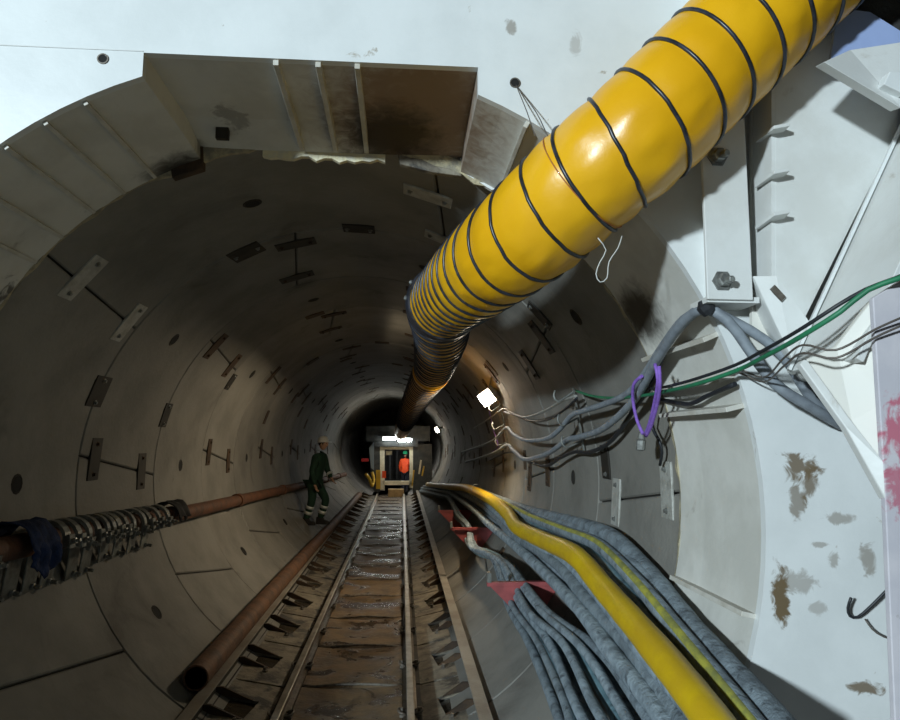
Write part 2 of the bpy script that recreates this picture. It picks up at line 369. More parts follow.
# ================================================================== STEEL ENTRANCE FRAME
frame = tag(empty('wall_front', (0, 0, -R)), 'white painted steel entrance frame round the tunnel mouth', 'steel frame', kind='structure')
xl, xr, zt = -0.636, 0.683, 1.782
def opening():
    al = math.degrees(math.atan2(math.sqrt(R*R - xl*xl), xl)); ar = math.degrees(math.atan2(math.sqrt(R*R - xr*xr), xr))
    pts = []
    n = 90
    for i in range(n + 1):                    # from left notch foot anticlockwise round the bottom to the right foot
        th = al + (360 - al + ar) * i / n
        c = cyl(th, 0); pts.append((c.x, c.z))
    pts.append((xr, zt)); 
    for x in (.4, .15, -.1, -.4): pts.append((x, zt))
    pts.append((xl, zt))
    return pts
op = opening(); n = len(op)
BX = (-4.2, 3.1, -2.35, 3.3)
def outer(x, z):
    t = min([(BX[1] - 0) / x if x > 1e-6 else 1e9, (BX[0]) / x if x < -1e-6 else 1e9, BX[3] / z if z > 1e-6 else 1e9, BX[2] / z if z < -1e-6 else 1e9]); return (x * t, z * t)
ou = [outer(*p) for p in op]
# put the rectangle's corners exactly on the outline
for cx_, cz_ in ((BX[0], BX[2]), (BX[1], BX[2]), (BX[1], BX[3]), (BX[0], BX[3])):
    k = min(range(n), key=lambda i: (ou[i][0] - cx_) ** 2 + (ou[i][1] - cz_) ** 2); ou[k] = (cx_, cz_)
TP = 0.035
vs = [(x, 0, z) for x, z in op] + [(x, 0, z) for x, z in ou] + [(x, TP, z) for x, z in op] + [(x, TP, z) for x, z in ou]
fs = []
for i in range(n):
    j = (i + 1) % n
    fs += [(i, j, n + j, n + i), (2*n + i, 3*n + i, 3*n + j, 2*n + j), (i, 2*n + i, 2*n + j, j), (n + i, n + j, 3*n + j, 3*n + i)]
MB().add(vs, fs).build('front_plate', 'white_paint', frame)
# inner skin (cylinder with flat lintel), then the bent back strip
def skin(y0, y1, sx0, sx1, name, m, rr0=R, rr1=R, z0=zt, z1=zt, thick=0.02):
    a = []; b = []
    for i, (x, z) in enumerate(op):
        flat = i > 90 
        if flat:
            a.append(((xl if x < 0 else xr) * sx0 / .66 if abs(x) > .6 else x, y0, z0)); b.append(((xl if x < 0 else xr) * sx1 / .66 if abs(x) > .6 else x, y1, z1))
        else:
            a.append((x * rr0 / R, y0, z * rr0 / R)); b.append((x * rr1 / R, y1, z * rr1 / R))
    mb = MB(); q = len(a)
    cen = lambda p, d: (p[0] * (1 + d / R), p[1], p[2] * (1 + d / R))
    a2 = [cen(p, thick) for p in a]; b2 = [cen(p, thick) for p in b]
    fs = []
    for i in range(q):
        j = (i + 1) % q
        fs += [(i, j, q + j, q + i), (2*q + i, 3*q + i, 3*q + j, 2*q + j), (q + i, q + j, 3*q + j, 3*q + i)]
    mb.add(a + b + a2 + b2, fs); return mb.build(name, m, frame)
skin(TP, 0.53, .66, .66, 'inner_skin', 'frame_paint')
skin(0.53, 0.775, .66, .66, 'back_strip', 'frame_paint', R, R - .012, zt, 1.735)
# rough edge of foam and mortar between strip and first ring
mb = MB(); q = 150; vs = []
for i in range(q):
    th = 360 * i / q
    rr = R - 0.004 - (0.016 + 0.05 * max(0, noise.noise(Vector((th * .35, 2.2, 0))))) * (1 if 50 < th < 118 else .45)
    for (r_, y_) in ((R + .04, .765), (rr, .772), (rr + .004, .80 + .03 * noise.noise(Vector((th, 0, 5)))), (R + .04, .85)): vs.append(cyl(th, y_, r_))
mb.add(vs, [(i*4+k, ((i+1) % q)*4+k, ((i+1) % q)*4+k+1, i*4+k+1) for i in range(q) for k in range(3)])
mb.build('mortar_packing', 'grout', frame)
def rib(th, y0, y1, h, t=0.018, z=None, x=None):
    mb = MB()
    if x is not None:
        mb.prism([(x - t/2, y0, zt + .002), (x - t/2, 0.53, zt + .002), (x - t/2, .75, 1.738), (x - t/2, .75, 1.738 - h*.6), (x - t/2, y0, zt - h)], (t, 0, 0))
    else:
        c = cyl(th, 0); nn = -Vector((c.x, 0, c.z)).normalized(); tt = Vector((-nn.z, 0, nn.x))
        q = c - tt * (t/2) + nn * -.004
        mb.prism([q + Vector((0, y0, 0)), q + Vector((0, y1, 0)), q + nn * h + Vector((0, y1, 0)), q + nn * h + Vector((0, y0, 0))], tt * t)
    mb.build('rib', 'rib_paint', frame, bevel=.002)
for th in (129.3, 123.8, 118.4, 141, 135.5): rib(th, .02, .77, .022)
for x in (-.127, .04, .196): rib(0, .01, .74, .022, x=x, t=.022)
rib(60.4, .015, .74, .03)
for th, h in ((23.2, .07), (17.6, .075), (13.6, .08), (-12.4, .06)): rib(th, .03, .74, h, t=.02)
rib(47, .03, .72, .02); rib(-25, .03, .72, .05)
# notch cheeks are part of the skin; small packing block at the left foot of the lintel, white patch at the right
MB().prism([at_y(166, 142, .76), at_y(203, 146, .76), at_y(203, 168, .76), at_y(172, 178, .76)], (0, .05, 0)).build('packing_block', 'plate_rust', frame, bevel=.004)
MB().prism([at_y(460, 158, .77), at_y(480, 152, .77), at_y(512, 186, .77), at_y(492, 190, .77), at_y(462, 172, .77)], (0, .03, 0)).build('packing_block', 'white_paint', frame, bevel=.003)
MB().prism([at_y(398, 152, .775), at_y(458, 155, .775), at_y(462, 176, .775), at_y(432, 172, .775), at_y(400, 164, .775)], (0, .04, 0)).build('mortar_block', 'wing_mud', frame, bevel=.006)
rz = random.Random(3); top = []; bot = []
for q in range(17):
    x = -.33 + .62 * q / 16; top.append((x, .776, 1.742)); bot.append((x, .776, 1.712 - .028 * rz.random()))
MB().prism(top + bot[::-1], (0, .03, 0)).build('foam_strip', 'foam', frame)
for px, py in ((222, 128), ):
    MB().box((-.03, 0, -.05), (.03, .03, .03), T=Matrix.Translation(at_y(px, py, .60))).build('lug', 'plate_dark', frame)
for px, py in ((103, 59), (515, 83)):
    c = at_y(px, py, 0)
    o = MB().lathe([(.022, -.006), (.022, .004), (.017, .004), (.017, -.004)], c, (0, -1, 0), 16).build('bolt_hole', 'clip_steel', frame)
    MB().lathe([(.0175, -.002), (.016, .002)], c, (0, -1, 0), 16).build('hole_plug', 'hole_dark', o)
# weld seam across the plate
a = at_y(-20, 44, -.002); b = at_y(143, 51, -.002)
MB().bar(a, b, .0015, .004).build('weld_seam', 'column_paint', frame)

# ================================================================== COLUMN, BRACE AND PLATES ON THE RIGHT
col = tag(empty('bolted_column', (1.62, -.15, -2.3)), 'white bolted steel column flange beside the tunnel mouth under the yellow duct', 'column')
fl = MB().box((1.527, -.165, .808), (1.703, -.148, 3.2)).build('flange', 'column_paint', col, bevel=.003)
MB().box((1.60, -.148, .83), (1.62, .002, 3.2)).build('web', 'column_paint', col)
MB().box((1.533, -.15, .80), (1.735, .003, .822)).build('foot_plate', 'column_paint', col)
for px, py in ((722, 281), (717, 157)):
    c = at_y(px, py, -.165)
    b = MB().lathe([(.040, 0), (.040, .007), (.026, .008), (.026, .03), (.021, .034)], c, (0, -1, 0), 6).build('bolt', 'steel_bolt', fl)
    MB().lathe([(.014, .03), (.014, .055), (.011, .058)], c, (0.25, -1, -.1), 10).build('bolt_shank', 'steel_bolt', b)
brace = tag(empty('raking_brace', at_y(790, 375, -.2)), 'white welded raking brace plates at the right edge, speckled with rust', 'brace')
YB = -.20
def P(px, py, y=YB): return at_y(px, py, y)
MB().prism([P(775, 276), P(803, 322), P(897, 134), P(900, 60), P(840, -30), P(775, -30)], (0, .02, 0)).build('web_plate', 'column_paint', brace, bevel=.002)
MB().prism([P(752, 350, -.06), P(752, -30, -.06), P(808, -30, -.06), P(808, 350, -.06)], (0, .02, 0)).build('recess_plate', 'cream_paint', brace)
MB().prism([P(771.5, -30, -.2), P(771.5, 277, -.2), P(775, 277, -.2), P(775, -30, -.2)], (0, .14, 0)).build('edge_plate', 'column_paint', brace)
for py in (135, 180, 222):
    q = [P(755, py + 8, -.12), P(776, py + 5, -.12), P(790, py - 9, -.26), P(774, py - 6, -.26)]
    MB().prism(q, (0, 0, .014)).build('gusset', 'column_paint', brace, bevel=.002)
# lower bracket with a slotted hole
MB().prism([P(753, 276, -.16), P(777, 276, -.22), P(812, 325, -.22), P(792, 358, -.20)], (0.0, .016, 0)).build('bracket_plate', 'column_paint', brace, bevel=.002)
MB().prism([P(753, 276, -.158), P(792, 358, -.198), P(775, 352, -.04), P(757, 318, -.04)], (0.008, .0, -.008)).build('bracket_side', 'column_paint', brace)
c = P(778, 293, -.225)
MB().box((-.03, -.002, -.012), (.03, .004, .012), T=Matrix.Translation(c) @ Matrix.Rotation(math.radians(48), 4, 'Y')).build('slot', 'clip_steel', brace)
# raking flange: stands off the web edge towards the viewer
e0 = P(903, 118); e1 = P(786, 372)
tw = Vector((-.02, -.42, .0))
dirn = (e0 - e1).normalized(); nrm = Vector((dirn.z, 0, -dirn.x))
MB().prism([e1, e0, e0 + tw, e1 + tw], nrm * .025).build('raking_flange', 'column_paint', brace, bevel=.003)
MB().prism([e1 + Vector((0, -.02, 0)), e0 + Vector((0, -.02, 0)), e0 + Vector((-.012, -.055, 0)), e1 + Vector((-.012, -.055, 0))], nrm * -.012).build('flange_edge', 'white_paint', brace)
# foot plate that hides the cables' hole
MB().prism([P(806, 360, -.46), P(836, 346, -.54), P(872, 300, -.62), P(890, 400, -.62), P(890, 475, -.62), P(851, 421, -.55)], (0, .02, 0)).build('foot_plate', 'cream_paint', brace, bevel=.003)
MB().prism([P(884, 462, -.66), P(851, 420, -.60), P(806, 358, -.50), P(800, 364, -.50), P(846, 428, -.60), P(886, 500, -.66)], (0, .03, 0)).build('foot_edge', 'column_paint', brace, bevel=.003)
MB().lathe([(.035, 0), (.035, .02), (.024, .021), (.024, .045)], P(806, 372, -.25), (-.3, -1, 0), 14).build('pin', 'steel_bolt', brace)
MB().prism([P(802, 366, -.03), P(850, 405, -.03), P(862, 434, -.03), P(838, 426, -.03), P(808, 398, -.03)], (0, .02, 0)).build('slot_and_shade', 'hole_dark', brace)  # black sheet for the cable opening and the underside shadow around it
# head plate with its thick bright edge
h = [P(824, 62, -.50), P(901, 108, -.50), P(915, 40, -.44), P(850, 50, -.44)]
MB().prism(h, (0.0, .05, .012)).build('head_plate', 'column_paint', brace, bevel=.002)
MB().prism([P(884, 84, -.52), P(905, 94, -.52), P(905, 72, -.52), P(890, 71, -.52)], (0, .04, 0)).build('head_block', 'white_paint', brace, bevel=.003)
pk = tag(MB().prism([at_y(873, 298, -.66), at_y(910, 275, -.66), at_y(920, 790, -.66), at_y(898, 790, -.66), at_y(885, 490, -.66)], (0, .02, 0)).build('marked_post', 'pink_paint', bevel=.003),
         'pale lilac steel post with smeared pink paint at the far right edge', 'post')
tp = tag(MB().prism([at_y(830, 64, -.3), at_y(838, 8, -.3), at_y(870, 12, -.3), at_y(915, 40, -.3), at_y(915, 66, -.3)], (0, .012, 0)).build('tarpaulin', 'tarp_blue'),
         'pale blue sheet in the top right corner behind the yellow duct', 'sheet')
rk = tag(MB().prism([at_y(820, -60, -.22), at_y(950, -60, -.22), at_y(950, 70, -.22), at_y(850, 70, -.22)], (0, .1, 0)).build('wall_shaft', 'rock_dark'), 'dark rough shaft wall in the top right corner', 'wall', kind='structure')
def wire(name, pts, r, m, label, cat, group=None, step=.05, n=8):
    return tag(MB().tube(spline(pts, step), r, n).build(name, m), label, cat, group)
wire('hook_bar', [P(905, 572, -.10), P(885, 592, -.08), P(870, 607, -.06), P(858, 617, -.05), P(850, 616, -.05), P(848, 608, -.06), P(851, 598, -.08)], .0055, 'cable_black', 'black bent wire hook on the white plate at the lower right', 'hook', step=.02)
wire('tie_wire', [P(865, 619, -.04), P(872, 629, -.05), P(884, 637, -.06), P(905, 642, -.08)], .003, 'thin_wire', 'thin brown curved wire under the black hook', 'wire', step=.02)
for dy, lab in ((0, 'upper'), (8, 'lower')):
    wire('thin_cable', [P(737, 368 + dy*.4, -.02), P(764, 377 + dy*.6, -.12), P(784, 358 + dy, -.42), P(803, 345 + dy, -.56), P(836, 350 + dy, -.64), P(876, 329 + dy, -.68), P(905, 316 + dy, -.70)], .0035, 'thin_wire',
         lab + ' of two thin brown cables crossing the white brace foot', 'cable', 'thin brown cables on the brace', step=.02)
# ================================================================== TRACK
floor = tag(empty('floor', (0, Y0, -R)), 'wet muddy bed under the track in the tunnel bottom', 'tunnel floor', kind='structure')
half = math.sqrt(R*R - 1.66**2)
bed = MB().add([(-half - .05, .3, -1.68), (half + .05, .3, -1.68), (half + .05, YEND, -1.68), (-half - .05, YEND, -1.68)], [(0, 1, 2, 3)]).build('wet_bed', 'wet_bed', floor)
tag(MB().box((-4.2, -9, -2.15), (3.5, 0, -1.95)).build('floor_shaft', 'shaft_floor'), 'grey concrete floor of the shaft in front of the frame', 'floor', kind='structure')
XL, XR, ZR = -.41, .48, -1.53
def rail(x, label):
    e = tag(empty('rail', (x, 9, ZR - .105)), label, 'rail', 'track rails')
    prof = [(-.05, -.105), (.05, -.105), (.05, -.094), (.008, -.082), (.008, -.035), (.026, -.028), (.026, -.006)]
    prof2 = [(-.026, -.006), (-.026, -.028), (-.008, -.035), (-.008, -.082), (-.05, -.094)]
    y0, y1 = .2, 21
    p = prof + prof2
    MB().prism([(x + a, y0, ZR + b) for a, b in p], (0, y1 - y0, 0)).build('rail_body', 'rail_steel', e)
    MB().prism([(x - .026, y0, ZR - .008), (x + .026, y0, ZR - .008), (x + .026, y0, ZR - .003), (x + .020, y0, ZR), (x - .020, y0, ZR), (x - .026, y0, ZR - .003)], (0, y1 - y0, 0)).build('rail_head', 'rail_head', e)
    return e
rl = rail(XL, 'left worn steel rail of the tunnel track'); rr_ = rail(XR, 'right worn steel rail of the tunnel track')
SY = [1.52 + 1.03 * k for k in range(20)]
clip = {}
for rl_, x in ((rl, XL), (rr_, XR)):
    for y in SY:
        if y > 14: break
        for s in (-1, 1):
            key = s
            if key not in clip:
                m = MB(); m.box((s*.045 - .03, -.035, -.006), (s*.045 + .03, .035, .012)); m.lathe([(.017, .01), (.017, .022), (.012, .024), (.012, .05)], (s*.06, 0, 0), (0, 0, 1), 6)
                m.tube(spline([(s*.03, -.045, .018), (s*.075, -.04, .03), (s*.085, 0, .04), (s*.07, .035, .03), (s*.03, .03, .02)], .02), .008, 6)
                o = m.build('rail_clip', 'clip_steel'); clip[key] = o
            else:
                o = clip[key].copy(); sc.collection.objects.link(o); o.parent = None
            o.location = (x, y - .12, ZR - .096); attach(o, rl_)
# sleepers: brown slab with end wings, gussets and lifting holes
ZS = ZR - .105
def sleeper():
    e = empty('track_sleeper', (0, 0, 0))
    mb = MB(); a = .505
    # slab between the rails, slightly dished
    xs = [XL + .055, XL + .2, .035, XR - .2, XR - .055]; dz = [0, -.012, -.018, -.012, 0]
    vs = []
    for y, zz in ((-a, -.02), (-a + .02, 0), (a - .02, 0), (a, -.02)):
        for x, d in zip(xs, dz): vs.append((x, y, ZS + d + zz))
    fs = [(j*5+i, j*5+i+1, (j+1)*5+i+1, (j+1)*5+i) for j in range(3) for i in range(4)]
    mb.add(vs, fs); mb.prism([(xs[0], -a, ZS - .02), (xs[-1], -a, ZS - .02), (xs[-1], -a, ZS - .06), (xs[0], -a, ZS - .06)], (0, .01, 0))
    mb.prism([(xs[0], a - .01, ZS - .02), (xs[-1], a - .01, ZS - .02), (xs[-1], a - .01, ZS - .06), (xs[0], a - .01, ZS - .06)], (0, .01, 0))
    mb.build('slab', 'sleeper_mud', e)
    for x in (XL, XR): MB().box((x - .085, -a, ZS - .035), (x + .085, a, ZS - .004)).build('base_plate', 'plate_dark', e)
    for s, x in ((-1, XL), (1, XR)):
        xo = -.94 if s < 0 else .93; xi = x + s * .085
        zi = ZS - .01; zo = ZS + .072
        m = MB()
        m.prism([(xi, -.5, zi), (xo, -.5, zo), (xo, -.16, zo), (xi + s*.16, -.16, zi + (zo-zi)*.4), (xi + s*.12, .16, zi + (zo-zi)*.3), (xo, .16, zo), (xo, .5, zo), (xi, .5, zi)], (0, 0, -.02))
        m.build('wing_plate', 'wing_mud', e)
        for yy, dd in ((-.16, -.02), (.16, .02)):
            MB().prism([(xi + s*.14, yy, zi + .02), (xo, yy, zo), (xo, yy, zo + .05), (xo - s*.06, yy, zo + .05)], (0, dd, 0)).build('gusset', 'plate_rust', e)
        MB().prism([(xi + s*.10, -.15, zi - .012), (xo + s*.02, -.15, zi + .075), (xo + s*.02, .15, zi + .075), (xi + s*.10, .15, zi - .012)], (0, 0, -.01)).build('pocket_shade', 'wet_bed', e)  # dark plate added in the wing hole to stand for the shade below
        b = MB().lathe([(.022, 0), (.022, .016), (.014, .018), (.014, .04)], (xi + s*.20, -.26, zi + .035), (0, 0, 1), 6).build('stud', 'clip_steel', e)
    # arched tie bar across the joint
    m = MB(); pts = [(XL + .07 + (XR - XL - .14) * t, a - .0, ZS - .012 + .020 * math.sin(PI * t)) for t in [k / 10 for k in range(11)]]
    m.tube(pts, .011, 8); m.build('tie_bar', 'clip_steel', e)
    return e
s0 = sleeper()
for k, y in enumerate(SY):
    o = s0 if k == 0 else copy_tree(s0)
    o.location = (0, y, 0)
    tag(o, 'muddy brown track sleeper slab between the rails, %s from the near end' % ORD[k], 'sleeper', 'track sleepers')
ZG = -1.452
def guide(x, s, label):
    e = tag(empty('guide_rail', (x, 9, ZG)), label, 'guide rail', 'outer guide rails')
    y0, y1 = .3, 21.5
    MB().box((x - .045, y0, ZG - .012), (x + .045, y1, ZG)).build('top_flange', 'guide_steel', e, bevel=.002)
    MB().box((x - .008, y0, ZG - .11), (x + .008, y1, ZG - .012)).build('web', 'plate_dark', e)
    MB().box((x - .045, y0, ZG - .122), (x + .045, y1, ZG - .11)).build('bottom_flange', 'plate_dark', e)
    return e
guide(-.935, -1, 'left outer steel guide beam beside the rusty floor pipe'); guide(.945, 1, 'right outer steel guide beam with a dark outer side')
# rusty pipes
fp = tag(empty('floor_pipe', (-1.1, 3, -1.55)), 'rusty open-ended steel pipe lying beside the left guide beam', 'pipe')
pa = at_wall(197, 679, 1.66); pa = at_wall(196, 678, 1.70)
pts = [pa + Vector((0, .0, 0)), Vector((pa.x + .01, 6, pa.z - .01)), Vector((pa.x + .06, 12, pa.z - .03)), Vector((pa.x + .10, 19, pa.z - .05))]
pth = spline(pts, .4)
m = MB().tube(pth, .088, 20, caps=False); 
m.build('pipe_wall', 'rust_pipe', fp)
MB().tube([p for p in pth[:6]], .076, 20, caps=False).build('pipe_bore', 'hole_dark', fp)
MB().lathe([(.076, 0), (.088, 0), (.088, .004), (.076, .004), (.076, 0)], pth[0], (0, -1, 0), 20).build('pipe_rim', 'rust_pipe', fp)
MB().box((-1.25, 2.5, -1.42), (-.98, 2.6, -1.4), T=None).build('rest_block', 'plate_dark', fp)
fp.children[-1].location.z -= .16
wp = tag(empty('wall_pipe', (-1.62, 6, -.4)), 'long rusty red-brown service pipe running along the left tunnel wall', 'pipe')
wpts = [Vector((-1.645, -.3, -.24)), Vector((-1.63, 1.09, -.286)), Vector((-1.605, 3.7, -.39)), Vector((-1.585, 6.6, -.48)), Vector((-1.52, 13, -.66)), Vector((-1.44, 20, -.84))]
wpath = spline(wpts, .25)
MB().tube(wpath, .066, 16).build('pipe_run', 'rust_pipe_red', wp)
def wpx(y):
    for a, b in zip(wpath, wpath[1:]):
        if a.y <= y <= b.y: return a.lerp(b, (y - a.y) / (b.y - a.y))
    return wpath[-1]
for y in (3.55, 6.0, 9.0, 12.0, 15.0, 18.0):
    c = wpx(y); d = (wpx(y + .1) - wpx(y - .1)).normalized()
    MB().lathe([(.068, -.07), (.082, -.07), (.082, .07), (.068, .07)], c, d, 16).build('coupling', 'rust_pipe_red', wp)
    out = Vector((c.x, 0, c.z)).normalized()
    MB().bar(c + Vector((0, .2, -.075)), c + out * .22 + Vector((0, .2, -.02)), .04, .03).build('bracket', 'plate_rust', wp)
# galvanised saddle clamps strung on the pipe
def clamp():
    e = empty('saddle_clamp', (0, 0, 0))
    pts = [(.10 * math.cos(a), .10 * math.sin(a)) for a in [PI * k / 10 for k in range(11)]]
    prof_o = [(.115, -.05)] + [(p[0] * 1.15, p[1] * 1.15) for p in pts] + [(-.115, -.05)]
    prof_i = [(.095, -.05)] + [(p[0] * .95, p[1] * .95) for p in pts] + [(-.095, -.05)]
    q = len(prof_o); m = MB()
    vs = [(x, y, z) for y in (-.028, .028) for x, z in prof_o] + [(x, y, z) for y in (-.028, .028) for x, z in prof_i]
    fs = []
    for i in range(q - 1):
        fs += [(i, i+1, q+i+1, q+i), (2*q+i, 3*q+i, 3*q+i+1, 2*q+i+1), (i, 2*q+i, 2*q+i+1, i+1), (q+i, q+i+1, 3*q+i+1, 3*q+i)]
    fs += [(0, q, 3*q, 2*q), (q-1, 3*q-1, 4*q-1, 2*q-1)]
    m.add(vs, fs); m.build('strap', 'galvanised', e)
    for s in (-1, 1):
        MB().box((s*.105 - .012 + (s*.02), -.03, -.06), (s*.105 + .012 + s*.02, .03, .02)).build('ear', 'galvanised', e, bevel=.003)
    MB().lathe([(.018, 0), (.018, .02), (.010, .021), (.010, .045)], (.14, 0, -.02), (1, 0, 0.1), 6).build('bolt', 'steel_bolt', e)
    return e
c0 = clamp(); k = 0; y = .75
while y < 3.3 and k < 20:
    if 1.02 < y < 1.56: y = 1.58
    o = c0 if k == 0 else copy_tree(c0)
    p = wpx(y); o.location = p + Vector((0, 0, .0)); o.rotation_euler = (random.uniform(-.12, .12) , random.uniform(-.12, .25), random.uniform(-.1, .1))
    tag(o, 'galvanised saddle clamp on the left wall pipe, %s from the picture edge' % ORD[k], 'clamp', 'saddle clamps on the wall pipe')
    y += random.choice((.095, .11, .13, .2)) ; k += 1
def hanger():
    e = empty('hanging_plate')
    MB().box((-.012, -.07, -.30), (.0, .07, -.08)).build('plate', 'galvanised', e, bevel=.004)
    for z in (-.27, ): MB().lathe([(.020, 0), (.020, .015), (.013, .017), (.013, .05), (.009, .055)], (0, .02, z), (1, 0, 0), 6).build('bolt', 'steel_bolt', e)
    MB().box((-.03, -.06, -.085), (-.0, .06, -.07)).build('lip', 'galvanised', e)
    return e
h0 = hanger(); k = 0
for y in (.75, .93, 1.12, 1.30, 1.48, 1.68, 1.95, 2.15, 2.4, 2.65, 2.9, 3.15):
    o = h0 if k == 0 else copy_tree(h0); k += 1
    p = wpx(y); o.location = p + Vector((-.01, 0, (.07 if y > 2.3 else .02))); o.rotation_euler = (random.uniform(-.06, .06), .12, 0)
    tag(o, 'grey steel plate hanging under the left wall pipe, %s from the picture edge' % ORD[k - 1], 'plate', 'hanging plates under the wall pipe')
def rag(name, y0, y1, drop, drop2, m, label, bulge=.0):
    mb = MB(); nu, nv = 12, 16; vs = []
    for i in range(nu + 1):
        y = y0 + (y1 - y0) * i / nu; c = wpx(y)
        for j in range(nv + 1):
            t = j / nv; rr = .125 + bulge + .022 * noise.noise(Vector((i * .5, j * .6, y0)))
            if t < .6:
                a = PI * (1 - t / .6); p = c + Vector((rr * math.cos(a), 0, rr * math.sin(a)))
            else:
                p = c + Vector((rr + .015 * math.sin(i * 1.3), 0, -(t - .6) / .4 * (drop + .05 * noise.noise(Vector((i * .7, 1, y0)))) * (1 - .3 * abs(i / nu * 2 - 1))))
            vs.append(p)
    mb.add(vs, [(i*(nv+1)+j, i*(nv+1)+j+1, (i+1)*(nv+1)+j+1, (i+1)*(nv+1)+j) for i in range(nu) for j in range(nv)], 0, True)
    o = mb.build(name, m); s = o.modifiers.new('thick', 'SOLIDIFY'); s.thickness = .006
    return tag(o, label, 'cloth')
rag('blue_rag', 1.16, 1.42, .15, .1, 'blue_cloth', 'dark blue rag draped over the left wall pipe', .012)
rag('black_rag', 3.45, 3.75, .03, .0, 'black_cloth', 'black cloth tied round the left wall pipe at its coupling')

# ================================================================== VENTILATION DUCT
duct = tag(empty('ventilation_duct', (1.0, 0, 1.1)), 'bright yellow flexible ventilation duct with black hoops entering the tunnel', 'duct')
dc = [at_y(925, -135, -.42), at_y(806, -27, -.36), at_y(709, 66, -.32), at_y(640, 134, -.28), at_y(588, 178, -.17), at_y(530, 231, .06), at_y(484, 268, .52), at_y(444, 303, 1.5)]
DR = .213; SGN = 1
path = spline(dc, .012)
L = [0]
for a, b in zip(path, path[1:]): L.append(L[-1] + (b - a).length)
hs = []; s = .03
while s < L[-1] - .05:
    f = s / L[-1]
    hs.append(s); s += .150 if f < .60 else .150 - (.150 - .112) * min(1, (f - .60) / .15)
import bisect
def fold(i, a):
    s = L[i]; k = bisect.bisect(hs, s); lo = hs[k-1] if k > 0 else s - .1; hi = hs[k] if k < len(hs) else s + .1
    t = ((s - lo) / max(hi - lo, 1e-4) - SGN * (a - 1.2) / (2 * PI)) % 1.0; b = math.sin(PI * t)
    wr = noise.noise(Vector((math.cos(a) * 3.2, math.sin(a) * 3.2, s * 6))) * .6 + noise.noise(Vector((math.cos(a) * 9, math.sin(a) * 9, s * 11))) * .4
    gather = .5 + .5 * math.cos(a + 2.2)
    return 1 + .034 * b + .06 * b * wr * (.3 + .7 * gather) + .006 * math.sin(a * 9 + s * 3) * (1 - b) * gather
MB().tube(path, DR, 56, ang=fold, caps=False).build('fabric_tube', 'duct_yellow', duct)
def hoop(pth, Ls, s, r, t, parent, m='hoop_black', wid=1.0, tilt=None):
    i = max(1, min(len(pth) - 2, bisect.bisect(Ls, s))); c = pth[i]; d = (pth[i+1] - pth[i-1]).normalized()
    return MB().lathe([(r + t * .95 * math.cos(q), t * wid * math.sin(q)) for q in [2*PI*k/8 for k in range(9)]], c, d, 48, smooth=True)
def helix(pth, Ls, marks, r, t, m, sgn=1, ph0=0.0):
    s = None; out = []; d0 = (pth[1] - pth[0]).normalized(); v = d0.cross(Vector((0, 0, 1))).normalized(); k0 = 0
    fr = []
    for i in range(len(pth)):
        d = (pth[min(i+1, len(pth)-1)] - pth[max(i-1, 0)]).normalized(); v = (v - d * v.dot(d)).normalized(); fr.append((v.copy(), v.cross(d)))
    for a, b in zip(marks, marks[1:]):
        for q in range(40):
            x = a + (b - a) * q / 40; i = min(len(pth) - 2, max(0, bisect.bisect(Ls, x) - 1)); f = (x - Ls[i]) / max(1e-6, Ls[i+1] - Ls[i])
            c = pth[i].lerp(pth[i+1], f); v, u = fr[i]; an = sgn * 2 * PI * q / 40 + ph0
            out.append(c + (v * math.cos(an) + u * math.sin(an)) * r)
    return MB().tube(out, t, 8).build('spiral_hoop', m, duct)
helix(path, L, hs, DR + .004, .0075, 'hoop_black', SGN, 1.2)
# seam line, patch and ties
p2 = [at_y(444, 303, 1.5), at_y(441, 322, 2.3), at_y(440, 340, 3.1), at_y(432, 371, 5.3)]
far = spline([dc[-2]] + p2 + [at_y(420, 393, 7.6)], .03)
i0 = min(range(len(far)), key=lambda i: (far[i] - dc[-1]).length); i1 = min(range(len(far)), key=lambda i: abs(far[i].y - 5.3))
path2 = far[i0:i1 + 1]; L2 = [0]
for a, b in zip(path2, path2[1:]): L2.append(L2[-1] + (b - a).length)
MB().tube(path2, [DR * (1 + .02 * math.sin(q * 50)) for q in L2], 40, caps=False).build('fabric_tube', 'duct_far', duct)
helix(path2, L2, [.1 + .19 * k for k in range(int((L2[-1] - .2) / .19) + 1)], DR + .003, .010, 'hoop_black', SGN)
p3 = spline([path2[-1], at_y(422, 388, 7.2), at_y(413, 405, 9.6), at_y(407, 418, 12.5), at_y(403, 428, 16.5), at_y(401, 433, 20.5)], .05); L3 = [0]
for a, b in zip(p3, p3[1:]): L3.append(L3[-1] + (b - a).length)
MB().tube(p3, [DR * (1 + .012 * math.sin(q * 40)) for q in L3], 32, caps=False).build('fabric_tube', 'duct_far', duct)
helix(p3, L3, [.1 + .22 * k for k in range(40)], DR + .003, .009, 'hoop_black', SGN)
# couplings
d = (path[-1] - path[-4]).normalized()
MB().lathe([(DR - .01, -.06), (DR + .018, -.06), (DR + .024, 0), (DR + .018, .06), (DR - .01, .06)], path[-1], d, 48).build('coupling_band', 'hoop_black', duct)
for a in (150, 175, 60):
    v = d.cross(Vector((0, 0, 1))).normalized(); u = v.cross(d); q = math.radians(a)
    MB().lathe([(.016, 0), (.016, .012), (.010, .02)], path[-1] + (v * math.cos(q) + u * math.sin(q)) * (DR + .015), v * math.cos(q) + u * math.sin(q), 8).build('band_buckle', 'steel_bolt', duct)
d = (path2[-1] - path2[-3]).normalized()
MB().lathe([(DR, -.06), (DR + .012, -.06), (DR + .012, .06), (DR, .06)], path2[-1], d, 40).build('coupling_band', 'duct_yellow', duct)
